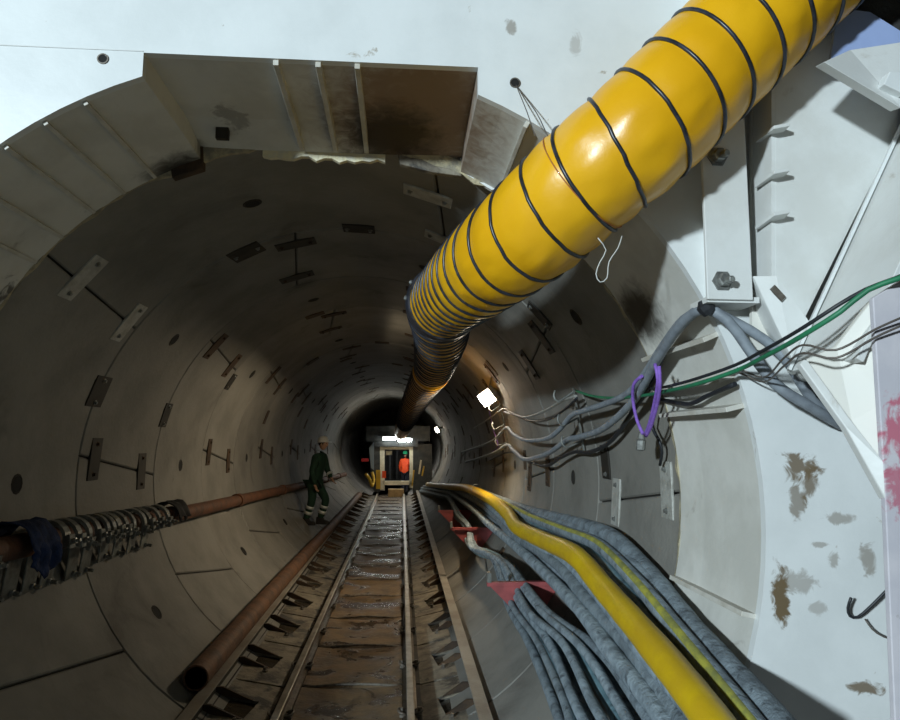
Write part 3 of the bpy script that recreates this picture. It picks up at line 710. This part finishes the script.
# seam stitched across the fabric, with loose string
i = bisect.bisect(L, hs[[k for k in range(len(hs)) if path[bisect.bisect(L, hs[k])].x < at_y(575, 190, -.1).x][0]] - .09)
c = path[i]; d = (path[i+2] - path[i-2]).normalized(); v = d.cross(Vector((0, 0, 1))).normalized(); u = v.cross(d)
ring = [c + (v * math.cos(a) + u * math.sin(a)) * (DR * 1.035) for a in [2 * PI * k / 48 for k in range(49)]]
MB().tube(ring, .0022, 6, caps=False).build('seam', 'seam_red', duct)
wire('loose_string', [at_y(598, 238, -.22), at_y(606, 250, -.2), at_y(600, 262, -.2), at_y(596, 274, -.2), at_y(600, 282, -.2), at_y(607, 278, -.2), at_y(609, 262, -.2), at_y(618, 248, -.2), at_y(622, 236, -.2)], .0022, 'pale_string',
     'loose pale string hanging under the yellow duct', 'string', step=.02, n=6)
for dx, lab in ((0, 'left'), (9, 'right')):
    wire('suspension_wire', [at_y(516, 85, -.008), at_y(527 + dx, 112, -.10), at_y(535 + dx * 1.4, 136, -.22)], .002, 'thin_wire', lab + ' strand of thin wire from the plate hole down to the duct', 'wire', 'duct suspension wires', n=6)

# ================================================================== CABLES ON THE RIGHT WALL
def W(px, py, r=1.70): return at_wall(px, py, r)
def cable(pts, r, m, label, group=None, name='cable'):
    return wire(name, pts, r, m, label, 'cable', group, step=.06, n=10)
F = at_y
cable([F(858, 430, .06), F(838, 423, -.06), F(806, 404, -.12), F(775, 384, -.12), F(748, 348, -.10), F(727, 320, -.10), F(703, 309, -.06), W(680, 326, 1.72), W(657, 360, 1.70), W(634, 400, 1.68), W(604, 428, 1.68), W(580, 437, 1.68), W(567, 440, 1.68), W(552, 451, 1.66), W(538, 457, 1.64), W(524, 459, 1.64), W(513, 450, 1.66), W(507, 445, 1.68), W(496, 452, 1.66), W(480, 458, 1.68), W(466, 462, 1.7)],
      .021, 'cable_grey', 'thick grey cable looping from the tie point into the slot below the brace')
cable([F(858, 424, .06), F(836, 416, -.05), F(812, 400, -.11), F(790, 365, -.11), F(765, 340, -.09), F(735, 322, -.08), F(706, 310, -.03), W(683, 320, 1.74), W(660, 350, 1.73), W(646, 372, 1.72), W(627, 394, 1.70), W(602, 405, 1.68), W(583, 411, 1.68), W(571, 416, 1.68), W(558, 431, 1.64), W(545, 439, 1.62), W(525, 440, 1.64), W(513, 434, 1.66), W(506, 428, 1.68), W(494, 440, 1.66), W(478, 447, 1.68), W(462, 452, 1.7)],
      .019, 'cable_grey', 'second grey cable behind the first, higher on the wall hooks')
cable([W(690, 318, 1.76), W(668, 345, 1.75), W(655, 375, 1.75), W(640, 400, 1.74), W(612, 440, 1.74), W(590, 452, 1.73), W(574, 452, 1.72), W(560, 458, 1.70), W(546, 466, 1.69), W(530, 462, 1.69), W(510, 452, 1.70), W(490, 460, 1.7)],
      .014, 'cable_black', 'black strand on the right wall drawn as the shadow of the grey cables')  # dark tube near the wall, in place of the grey cables' cast shadow
cable([W(576, 396, 1.72), W(560, 402, 1.70), W(542, 412, 1.68), W(524, 417, 1.68), W(510, 412, 1.7), W(503, 409, 1.72), W(490, 418, 1.7), W(474, 428, 1.7)], .010, 'cable_pale', 'thin pale cable sagging below the wall lamp')
cable([W(577, 398, 1.71), W(566, 408, 1.69), W(550, 419, 1.67), W(532, 421, 1.67), W(514, 415, 1.70), W(504, 412, 1.71)], .009, 'cable_black', 'thin dark cable sagging just under the pale one below the lamp')
gp = [F(925, 268, -.72), F(897, 279, -.70), F(868, 290, -.66), F(840, 312, -.62), F(815, 328, -.56), F(790, 343, -.45), F(762, 358, -.28), F(738, 370, -.10), W(700, 383, 1.68), W(668, 391, 1.68), W(640, 396, 1.69), W(612, 398, 1.70), W(592, 396, 1.71), W(576, 391, 1.73)]
cable(gp, .0085, 'cable_green', 'thin green cable stretched from the right edge across the brace into the tunnel')
cable([p + Vector((-.006, .004, .02)) if i > 2 else p + Vector((0, .012, .004)) for i, p in enumerate(gp[:10])] + [W(650, 388, 1.72), W(640, 378, 1.74)], .0065, 'cable_black', 'thin black cable running along the green cable over the brace')
cable([W(735, 384, 1.77), W(705, 397, 1.755), W(690, 404, 1.75), W(668, 401, 1.76), W(655, 398, 1.77)], .010, 'cable_black', 'short dark cable lying between the frame ribs')
cable([W(661, 385, 1.74), W(655, 405, 1.74), W(651, 425, 1.74), W(659, 440, 1.74), W(662, 452, 1.75), W(660, 465, 1.76)], .008, 'cable_black', 'short black cable hanging down to the pale joint plate')
def sling(pts, label): return wire('purple_sling', pts, .0085, 'purple_rope', label, 'rope', 'purple slings', step=.03)
sling([W(642, 376, 1.66), W(634, 384, 1.64), W(633, 400, 1.64), W(637, 420, 1.64), W(643, 434, 1.64)], 'left purple rope of the hanging loop on the grey cables')
sling([W(655, 364, 1.66), W(658, 380, 1.64), W(654, 405, 1.64), W(649, 425, 1.64), W(645, 435, 1.64)], 'right doubled purple rope of the hanging loop')
sling([W(659, 366, 1.65), W(660, 385, 1.63), W(657, 405, 1.63), W(651, 426, 1.63), W(646, 436, 1.63)], 'rightmost purple rope of the hanging loop')
c = W(641, 441, 1.64)
tag(MB().lathe([(.012, -.05), (.024, -.045), (.026, 0), (.020, .01), (.014, .04), (.010, .05)], c, (.1, 0, 1), 12).build('rope_clamp', 'steel_bolt'), 'small grey steel clamp at the bottom of the purple loop', 'clamp')
wire('lamp_lead', [W(488, 401, 1.72), W(490, 415, 1.72), W(494, 432, 1.72), W(498, 446, 1.72), W(492, 452, 1.72)], .007, 'purple_rope', 'thin purple lead dropping from the bulkhead lamp', 'cable', step=.05)
tag(MB().lathe([(.026, -.02), (.032, 0), (.032, .02), (.02, .03), (.012, .04)], F(707, 309, -.09), (-.6, 0, .8), 12).build('cable_tie', 'cable_black'), 'black tape tie holding the grey cables under the column', 'tie')
def wall_hook(pa, pb, label):
    e = tag(empty('cable_hook', pb), label, 'bracket', 'cable hooks')
    MB().bar(pa, pb, .035, .012, up=(1, 0, 0)).build('back_bar', 'galvanised', e)
    for t in (.05, .45, .82):
        c = pa.lerp(pb, t); inn = -Vector((c.x, 0, c.z)).normalized()
        MB().tube(spline([c - inn * .01, c + inn * .06 + Vector((0, 0, -.02)), c + inn * .13 + Vector((0, 0, -.03)), c + inn * .16 + Vector((0, 0, .02)), c + inn * .15 + Vector((0, 0, .06))], .02), .008, 6).build('hook_arm', 'galvanised', e)
wall_hook(W(573, 388, 1.785), W(584, 452, 1.785), 'steel cable hook bar on the right wall, nearest to the frame')
wall_hook(W(500, 402, 1.785), W(509, 450, 1.785), 'steel cable hook bar beside the bulkhead lamp')
# ================================================================== LAMPS
def bulkhead(c, n, label, power, size=(.30, .17), aim=(-.8, .28, -.52)):
    e = tag(empty('bulkhead_lamp', c), label, 'lamp', 'tunnel wall lamps')
    n = Vector(n).normalized(); t = Vector((0, 1, 0)); t = (t - n * t.dot(n)).normalized(); b = n.cross(t)
    T = Matrix((t, b, n)).transposed().to_4x4(); T.translation = c
    a, h = size[0] / 2, size[1] / 2
    MB().box((-a - .015, -h - .015, -.05), (a + .015, h + .015, .012), T=T).build('housing', 'lamp_body', e, bevel=.01)
    MB().box((-a, -h, .008), (a, h, .05), T=T).build('diffuser', 'lamp_glass', e, bevel=.02)
    MB().box((-.03, -.03, -.16), (.03, .03, -.04), T=T).build('bracket', 'lamp_body', e)
    l = bpy.data.lights.new('lamp_light', 'AREA'); l.energy = power; l.shape = 'RECTANGLE'; l.size = size[0]; l.size_y = size[1]; l.color = (1.0, .82, .56)
    o = bpy.data.objects.new('lamp_light', l); sc.collection.objects.link(o); o.location = c + n * .075
    o.rotation_euler = Vector(aim).to_track_quat('-Z', 'Y').to_euler()
    o.parent = e; o.location = o.location - c
    return e
bulkhead(W(488, 397, 1.66), (-.74, -.34, -.58), 'bright bulkhead lamp high on the right tunnel wall above the cables', 66)
lw = W(433, 432, 1.62)
bulkhead(cyl(22, 19.0, 1.64), (-.85, -.12, -.45), 'small distant bulkhead lamp on the right wall near the work train', 24)
# ================================================================== HOSES AND BRACKETS
def mixp(A, B, t): return [(a[0] + (b[0] - a[0]) * t, a[1] + (b[1] - a[1]) * t) for a, b in zip(A, B)]
PY = [(467, 488), (490, 499), (508, 514), (517, 527), (545, 541), (575, 556), (605, 589), (650, 641), (696, 699), (740, 760)]
PO = [(470, 487), (498, 499), (525, 509), (545, 514), (578, 524), (612, 538), (650, 570), (695, 626), (752, 694), (800, 750)]
PM = [(450, 494), (470, 508), (488, 524), (505, 540), (528, 556), (550, 576), (580, 612), (612, 652), (650, 702), (685, 750)]
PN = [(449, 500), (456, 512), (464, 522), (472, 533), (482, 546), (496, 562), (510, 598), (528, 640), (550, 702), (568, 755)]
def hose(pp, r0, rad, m, label, group=None, jit=3.0, seed=0, name='hose', stripe=None):
    rnd = random.Random(seed); pts = []
    for i, (x, y) in enumerate(pp):
        k = i / (len(pp) - 1); j = jit * (0.25 + k)
        rr = r0(k) if callable(r0) else r0
        pts.append(at_wall(x + rnd.uniform(-j, j), y + rnd.uniform(-j, j), rr + rnd.uniform(-.012, .012)))
    p0 = pts[0]; d0 = Vector((-.028, 1, -.058))
    pts = [p0 + d0 * 10 + Vector((rnd.uniform(-.03, .03), 0, 0)), p0 + d0 * 5, p0 + d0 * 2] + pts
    pth = spline(pts, .045)
    rs = [rad * (1 + .05 * noise.noise(Vector((i * .35, seed * 3.3, 0)))) for i in range(len(pth))]
    if stripe:
        e = tag(empty(name, pts[-1]), label, 'hose', group)
        MB().tube(pth, rs, 12).build('hose_body', m, e)
        up = [p + Vector((-.62, -.25, .74)).normalized() * (rad * .62) for p in pth]
        MB().tube(up, rad * .52, 8).build('stripe', stripe, e)
        return e
    return tag(MB().tube(pth, rs, 12).build(name, m), label, 'hose', group)
GL = 'dusty grey hoses over the red brackets'
k = 0
for q, (t, rad, m) in enumerate(((.16, .038, 'hose_dust'), (.34, .034, 'hose_teal'), (.47, .042, 'hose_dust'), (.76, .046, 'hose_dust'), (.97, .052, 'hose_dust'))):
    k += 1; hose(mixp(PY, PO, t), 1.60 + .11 * t, rad, m, 'dusty grey hose against the wall, %s to the right of the yellow hose' % ORD[q], 'hoses outside the yellow hose', 2.2, k)
hose(mixp(PY, PO, .62), 1.62, .040, 'hose_dust', 'dusty hose with an olive-yellow stripe, to the right of the yellow hose', None, 1.0, 77, stripe='hose_stripe')
hose(PY, 1.50, .062, 'hose_yellow', 'thick bright yellow hose lying on top of the grey hoses', None, 0.5, 5, name='yellow_hose')
for q, (t, rad, m, rr) in enumerate(((.14, .036, 'hose_teal', 1.60), (.30, .030, 'hose_dust', 1.56), (.44, .026, 'hose_dust', 1.66), (.56, .040, 'hose_dust', 1.57), (.76, .036, 'hose_dust', 1.63), (.95, .042, 'hose_dust', 1.56))):
    k += 1; hose(mixp(PY, PM, t), rr, rad, m, 'dusty grey hose running straight, %s to the left of the yellow hose' % ORD[q], 'hoses inside the yellow hose', 2.5, k)
for q, (t, rad, rr) in enumerate(((.02, .030, 1.60), (.10, .022, 1.55), (.17, .024, 1.66), (.27, .028, 1.57), (.37, .022, 1.64), (.45, .024, 1.54), (.56, .030, 1.62), (.66, .024, 1.56), (.76, .032, 1.66), (.88, .026, 1.58))):
    k += 1
    ks = [.6, .35, .3, .22, .2, .3, .6, .9, 1, 1]; sag = [0, 3, 4, 12, 6, 0, 6, 0, 0, 0]
    pp = [(a[0] + (b[0] - a[0]) * t * kk - s * .3, a[1] + (b[1] - a[1]) * t * kk + s) for a, b, kk, s in zip(PN, PM, ks, sag)]
    hose(pp, rr, rad, 'hose_dust' if q % 4 != 2 else 'hose_teal', 'dusty grey hose drooping over the red brackets, %s from the track side' % ORD[q], GL, 3.0, 40 + k)
def red_bracket(px, py, sc_, label):
    tip = at_wall(px, py, 1.33); y = tip.y
    ang = math.degrees(math.atan2(tip.z, tip.x))
    e = tag(empty('hose_bracket', cyl(ang, y, R)), label, 'bracket', 'red hose brackets')
    z = tip.z; xo = math.sqrt(R*R - z*z); xi = tip.x
    MB().prism([(xi, y - .02, z), (xo, y - .02, z), (xo, y - .02, z + .03), (xi, y - .02, z + .03)], (0, .05, 0)).build('arm', 'red_steel', e)
    zb = z - .30; xb = math.sqrt(R*R - zb*zb)
    MB().prism([(xi + .02, y, z), (xo, y, z), (xb - .01, y, zb), (xb - .05, y, zb + .01)], (0, .012, 0)).build('gusset', 'red_steel', e)
    MB().prism([(xi, y - .03, z + .03), (xi + .03, y - .03, z + .03), (xi + .03, y - .03, z + .1), (xi, y - .03, z + .1)], (0, .08, 0)).build('end_stop', 'galvanised', e)
red_bracket(487, 586, 1, 'red triangular hose bracket nearest to the frame, under the drooping hoses')
red_bracket(450, 530, 1, 'second red triangular hose bracket, further into the tunnel')
red_bracket(438, 512, 1, 'farthest red hose bracket, dim beside the track')
for px, py, r_ in ((476, 489, 1.50), ):
    c = at_wall(px, py, 1.50)
    tag(MB().tube([c, c + (at_wall(490, 499, 1.5) - c).normalized() * .06], .069, 16, caps=False).build('hose_strap', 'strap_white'), 'white strap round the yellow hose far along it', 'strap')
# ================================================================== WORK TRAIN AT THE END
YG = 21.4
g = tag(empty('work_train', (0, YG, -1.6)), 'dark gantry of the work train with a pale doorway frame at the tunnel end', 'work train')
def G(px, py, y=YG): return at_y(px, py, y)
def panel(name, q, m, d=.06, bev=0.0): return MB().prism(q, (0, d, 0)).build(name, m, g, bevel=bev)
def grect(x0, y0, x1, y1, y=YG): return [G(x0, y0, y), G(x1, y0, y), G(x1, y1, y), G(x0, y1, y)]
panel('portal_post', grect(380, 446, 384.5, 490), 'gantry_white', .15)
panel('portal_post', grect(409.5, 446, 413, 488), 'gantry_white', .15)
panel('portal_beam', grect(384, 446.5, 410, 449.5), 'gantry_white', .15)
panel('sill_beam', grect(383, 481, 412, 485), 'gantry_white', .12)
panel('buffer_beam', grect(388, 489, 404, 498, YG - .4), 'gantry_wood', .2, .02)
panel('roof_header', grect(374, 441.5, 418, 446.5, YG - .1), 'gantry_dark', .4)
panel('roof_plate', grect(366, 426, 430, 441, YG + .1), 'gantry_dark', 3.0)
panel('side_panel', grect(374, 444, 380, 492), 'gantry_dark', .5)
panel('side_panel', grect(413, 444, 432, 500), 'gantry_dark', .5)
panel('control_box', grect(386, 451, 392, 455, YG + .3), 'gantry_white', .2)
panel('flag_panel', grect(382, 471, 386, 478, YG - .3), 'orange_cloth', .03)
panel('hand_rail', grect(376, 470, 380.5, 489, YG - .25), 'gantry_yellow', .04)
for a, b in (((412, 486), (414, 470)), ((422, 476), (424, 466))): MB().bar(G(*a, YG - .3), G(*b, YG - .3), .05, .05).build('hand_rail', 'gantry_yellow', g)
MB().bar(G(421, 460, YG - .2), G(419, 474, YG - .2), .06, .06).build('riser_pipe', 'gantry_white', g)
for k in range(4):
    MB().bar(G(392 - 3 + k * 7 - 6, 446, YG + 2.5 + k), G(392 - 3 + k * 7 - 6, 484, YG + 2.5 + k), .07, .07, up=(0,1,0)).build('inner_post', 'gantry_dark', g)
MB().box((-.75, YG + .3, -1.72), (1.0, YG + 7, -1.68)).build('deck', 'gantry_dark', g)
MB().box((-1.0, YG + 7.0, -1.72), (1.4, YG + 7.1, .9)).build('rear_bulkhead', 'gantry_dark', g)
def tube_lamp(x0, x1, py, label):
    a, b = G(x0, py, YG - .25), G(x1, py, YG - .25); c = (a + b) / 2
    e = tag(empty('tube_lamp', c), label, 'lamp', 'tube lamps on the work train')
    MB().bar(a + Vector((-.04, .06, .03)), b + Vector((.04, .06, .03)), .12, .05).build('housing', 'gantry_dark', e)
    MB().tube([a, c, b], .055, 12).build('tube', 'tube_glass', e)
    l = bpy.data.lights.new('tube_light', 'AREA'); l.energy = 2.6; l.shape = 'RECTANGLE'; l.size = (b - a).length; l.size_y = .1; l.color = (.96, 1.0, .95)
    o = bpy.data.objects.new('tube_light', l); sc.collection.objects.link(o)
    o.rotation_euler = Vector((0, -.75, -.62)).to_track_quat('-Z', 'Y').to_euler(); o.parent = e; o.location = (0, -.08, -.07)
e = tag(empty('cabin_lamp', (.35, YG + 1.0, .06)), 'lamp inside the work train above the orange jacket', 'lamp')
MB().box((.15, YG + .9, .05), (.55, YG + 1.1, .09)).build('housing', 'gantry_dark', e); MB().box((.17, YG + .92, .035), (.53, YG + 1.08, .05)).build('diffuser', 'tube_glass', e, bevel=.005)
l = bpy.data.lights.new('cabin_light', 'AREA'); l.energy = 14; l.size = .3; o = bpy.data.objects.new('cabin_light', l); sc.collection.objects.link(o); o.parent = e; o.location = (0, 0, -.07); o.rotation_euler = (.5, 0, 0)
tube_lamp(383, 396, 438.5, 'left bright tube lamp over the pale doorway of the work train')
tube_lamp(398, 411.5, 440, 'right bright tube lamp over the pale doorway of the work train')
# things stored on the left of the train
tag(MB().box((-.12, -.02, -.05), (.12, .02, .05), T=Matrix.Translation(G(365, 460, YG - 1.0))).build('warning_sign', 'pe_red', bevel=.005), 'small red sign on the left wall before the work train', 'sign')
tag(MB().prism([G(369, 448, YG - .5), G(374, 442, YG - .5), G(374, 470, YG - .5), G(371, 468, YG - .5)], (0, .05, 0)).build('clear_panel', 'glass_blue'), 'pale bluish panel left of the work train doorway', 'panel')
m = MB().tube(spline([G(366, 474, YG - 1.2), G(370, 480, YG - 1), G(372, 486, YG - .8), G(374, 480, YG - .6), G(372, 472, YG - .6)], .1), .05, 8)
tag(m.build('coiled_hose', 'gantry_yellow'), 'yellow coiled hose hanging left of the work train doorway', 'hose')
# ================================================================== PEOPLE
def skin_body(name, V, E, rad, m, parent, root=0, sub=2):
    me = bpy.data.meshes.new(name); me.from_pydata([tuple(v) for v in V], E, []); me.materials.append(MATS[m])
    o = bpy.data.objects.new(name, me); sc.collection.objects.link(o); o.parent = parent
    s = o.modifiers.new('skin', 'SKIN'); s.use_smooth_shade = True
    for i, r_ in enumerate(rad):
        me.skin_vertices[0].data[i].radius = (r_ if isinstance(r_, tuple) else (r_, r_)); me.skin_vertices[0].data[i].use_root = (i == root)
    ss = o.modifiers.new('sub', 'SUBSURF'); ss.levels = sub; ss.render_levels = sub
    return o
def person(loc, rz, scale, jacket, trousers, helmet, pose, label):
    e = tag(empty('person', loc), label, 'person')
    lean = pose.get('lean', 0); kn = pose.get('knee', 0.0)
    hip = Vector((0, 0, .92 - kn * .10)); 
    def up(z, x=0, y=0): return hip + Vector((x, y - math.sin(lean) * z, math.cos(lean) * z))
    chest = up(.34); neck = up(.53); shl, shr = up(.48, .18), up(.48, -.18)
    aL = pose.get('armL', [(.26, -.02, .18), (.24, -.14, -.06), (.22, -.18, -.13)]); aR = pose.get('armR', [(-.26, -.02, .18), (-.24, -.14, -.06), (-.22, -.18, -.13)])
    fL, fR = pose.get('legs', ((.10, -.02), (-.10, .02)))
    V = [hip, up(.17), chest, neck, up(.60), shl, up(aL[0][2], aL[0][0], aL[0][1]), up(aL[1][2], aL[1][0], aL[1][1]), shr, up(aR[0][2], aR[0][0], aR[0][1]), up(aR[1][2], aR[1][0], aR[1][1]),
         hip + Vector((.10, 0, -.06)), Vector((fL[0], fL[1] - .05 - kn * .12, .48)), Vector((fL[0], fL[1] + .02, .10)), hip + Vector((-.10, 0, -.06)), Vector((fR[0], fR[1] - .05 - kn * .12, .48)), Vector((fR[0], fR[1] + .02, .10))]
    E = [(0,1),(1,2),(2,3),(3,4),(2,5),(5,6),(6,7),(2,8),(8,9),(9,10),(0,11),(11,12),(12,13),(0,14),(14,15),(15,16)]
    rad = [(.17,.12),(.16,.12),(.18,.13),.075,.058,.085,.062,.046,.085,.062,.046,.105,.072,.055,.105,.072,.055]
    skin_body('body', V, E, rad, jacket, e)
    # trousers as a second skin just outside the legs
    skin_body('trousers', [V[0] + Vector((0,0,.04)), V[11], V[12], V[13], V[14], V[15], V[16]], [(0,1),(1,2),(2,3),(0,4),(4,5),(5,6)], [(.175,.125),.112,.083,.068,.112,.083,.068], trousers, e)
    hc = up(.74)
    m = MB(); vs = []; nu, nv = 14, 10
    for j in range(nv + 1):
        ph = PI * j / nv
        for i in range(nu):
            a = 2 * PI * i / nu
            x = .075 * math.sin(ph) * math.cos(a); y = .095 * math.sin(ph) * math.sin(a); z = .118 * math.cos(ph)
            if z < -.03: x *= .82; y *= .86
            if math.sin(a) < -.95 and abs(z + .01) < .035: y -= .018         # nose
            vs.append(hc + Vector((x, y, z)))
    m.add(vs, [(j*nu+i, j*nu+(i+1) % nu, (j+1)*nu+(i+1) % nu, (j+1)*nu+i) for j in range(nv) for i in range(nu)], 0, True)
    hd = m.build('head', 'skin_tone'); hd.parent = e
    for s in (-1, 1):
        q = MB().lathe([(.0, -.006), (.010, -.004), (.011, .002), (.006, .006)], hc + Vector((s * .03, -.088, .015)), (0, -1, 0), 8).build('eye', 'hair_dark'); q.parent = hd
        q = MB().lathe([(.006, -.008), (.026, -.004), (.024, .008), (.01, .012)], hc + Vector((s * .073, .005, 0)), (s, 0.2, 0), 8).build('ear', 'skin_tone'); q.parent = hd
    q = MB().box((-.024, -.092, -.058), (.024, -.08, -.050), T=Matrix.Translation(hc)).build('mouth', 'plate_rust'); q.parent = hd
    q = MB().lathe([(.079, -.02), (.088, .02), (.085, .06)], hc + Vector((0, .012, 0)), (0, 0, 1), 14, smooth=True).build('hair', 'hair_dark'); q.parent = hd
    hm = MB().lathe([(.125, .035), (.128, .043), (.108, .05), (.106, .085), (.09, .13), (.055, .158), (.0, .168)], hc, (0, .06, 1), 18, smooth=True).build('helmet', helmet); hm.parent = e
    q = MB().prism([hc + Vector((-.09, -.09, .04)), hc + Vector((-.05, -.165, .036)), hc + Vector((.05, -.165, .036)), hc + Vector((.09, -.09, .04))], (0, 0, .012)).build('brim', helmet); q.parent = hm
    # hands with five fingers
    for wr, el, s in ((V[7], V[6], 1), (V[10], V[9], -1)):
        d = (wr - el).normalized(); sd = d.cross(Vector((0, 1, 0))).normalized() ; nn = sd.cross(d)
        HV = [wr, wr + d * .07]; HE = [(0, 1)]; HR = [(.028, .02), (.034, .016)]
        for fi, (o_, ln) in enumerate(((-.028, .062), (-.010, .075), (.010, .07), (.028, .055))):
            b = len(HV); HV += [wr + d * .10 + sd * o_, wr + d * (.10 + ln * .55) + sd * o_ - nn * .012, wr + d * (.10 + ln * .9) + sd * o_ - nn * .035]; HE += [(1, b), (b, b+1), (b+1, b+2)]; HR += [.010, .009, .008]
        b = len(HV); HV += [wr + d * .04 + sd * -.045 , wr + d * .075 + sd * -.06 - nn * .02]; HE += [(0, b), (b, b+1)]; HR += [.012, .010]
        skin_body('hand', HV, HE, HR, 'skin_tone', e, 0, 1)
    for f in (fL, fR):
        q = MB(); vs = []
        for (y, hw, h_) in ((.09, .04, .13), (.06, .05, .15), (-.02, .05, .15), (-.06, .048, .09), (-.14, .050, .07), (-.19, .03, .045)):
            vs += [Vector((f[0] - hw, f[1] + y, 0)), Vector((f[0] + hw, f[1] + y, 0)), Vector((f[0] + hw * .85, f[1] + y, h_)), Vector((f[0] - hw * .85, f[1] + y, h_))]
        fs = [(i*4+k_, i*4+(k_+1) % 4, (i+1)*4+(k_+1) % 4, (i+1)*4+k_) for i in range(5) for k_ in range(4)] + [(0,1,2,3), (23,22,21,20)]
        q.add(vs, fs); q.build('boot', 'boot', None, bevel=.01).parent = e
    if pose.get('bands'):
        for f, kn_ in ((fL, V[12]), (fR, V[15])):
            for t in (.35, .62):
                foot = Vector((f[0], f[1] + .02, .10)); c = kn_.lerp(foot, t)
                q = MB().lathe([(.078, -.028), (.084, -.028), (.084, .028), (.078, .028)], c, (foot - kn_), 14, smooth=True).build('reflective_band', 'reflective'); q.parent = e
        c = V[6].lerp(V[7], .5); q = MB().lathe([(.060, -.022), (.066, -.022), (.066, .022), (.06, .022)], c, V[7] - V[6], 12).build('reflective_band', 'reflective'); q.parent = e
    e.rotation_euler = (0, 0, rz); e.scale = (scale,) * 3
    return e
person(Vector((-1.20, 10.3, -1.27)), math.radians(70), .92, 'green_cloth', 'green_cloth', 'helmet_white', dict(lean=.22, knee=.5, bands=True, armL=[(.25, -.10, .2), (.20, -.26, .04)], legs=((.11, -.10), (-.11, .10))),
       'person in dark green overalls with reflective leg bands and white helmet, by the left wall')
person(Vector((.53, YG + 2.2, -1.68)), math.radians(160), .85, 'orange_cloth', 'navy_cloth', 'helmet_green', dict(armR=[(-.26, -.05, .2), (-.22, -.26, .12)]),
       'person in an orange jacket and green helmet standing in the work train doorway')
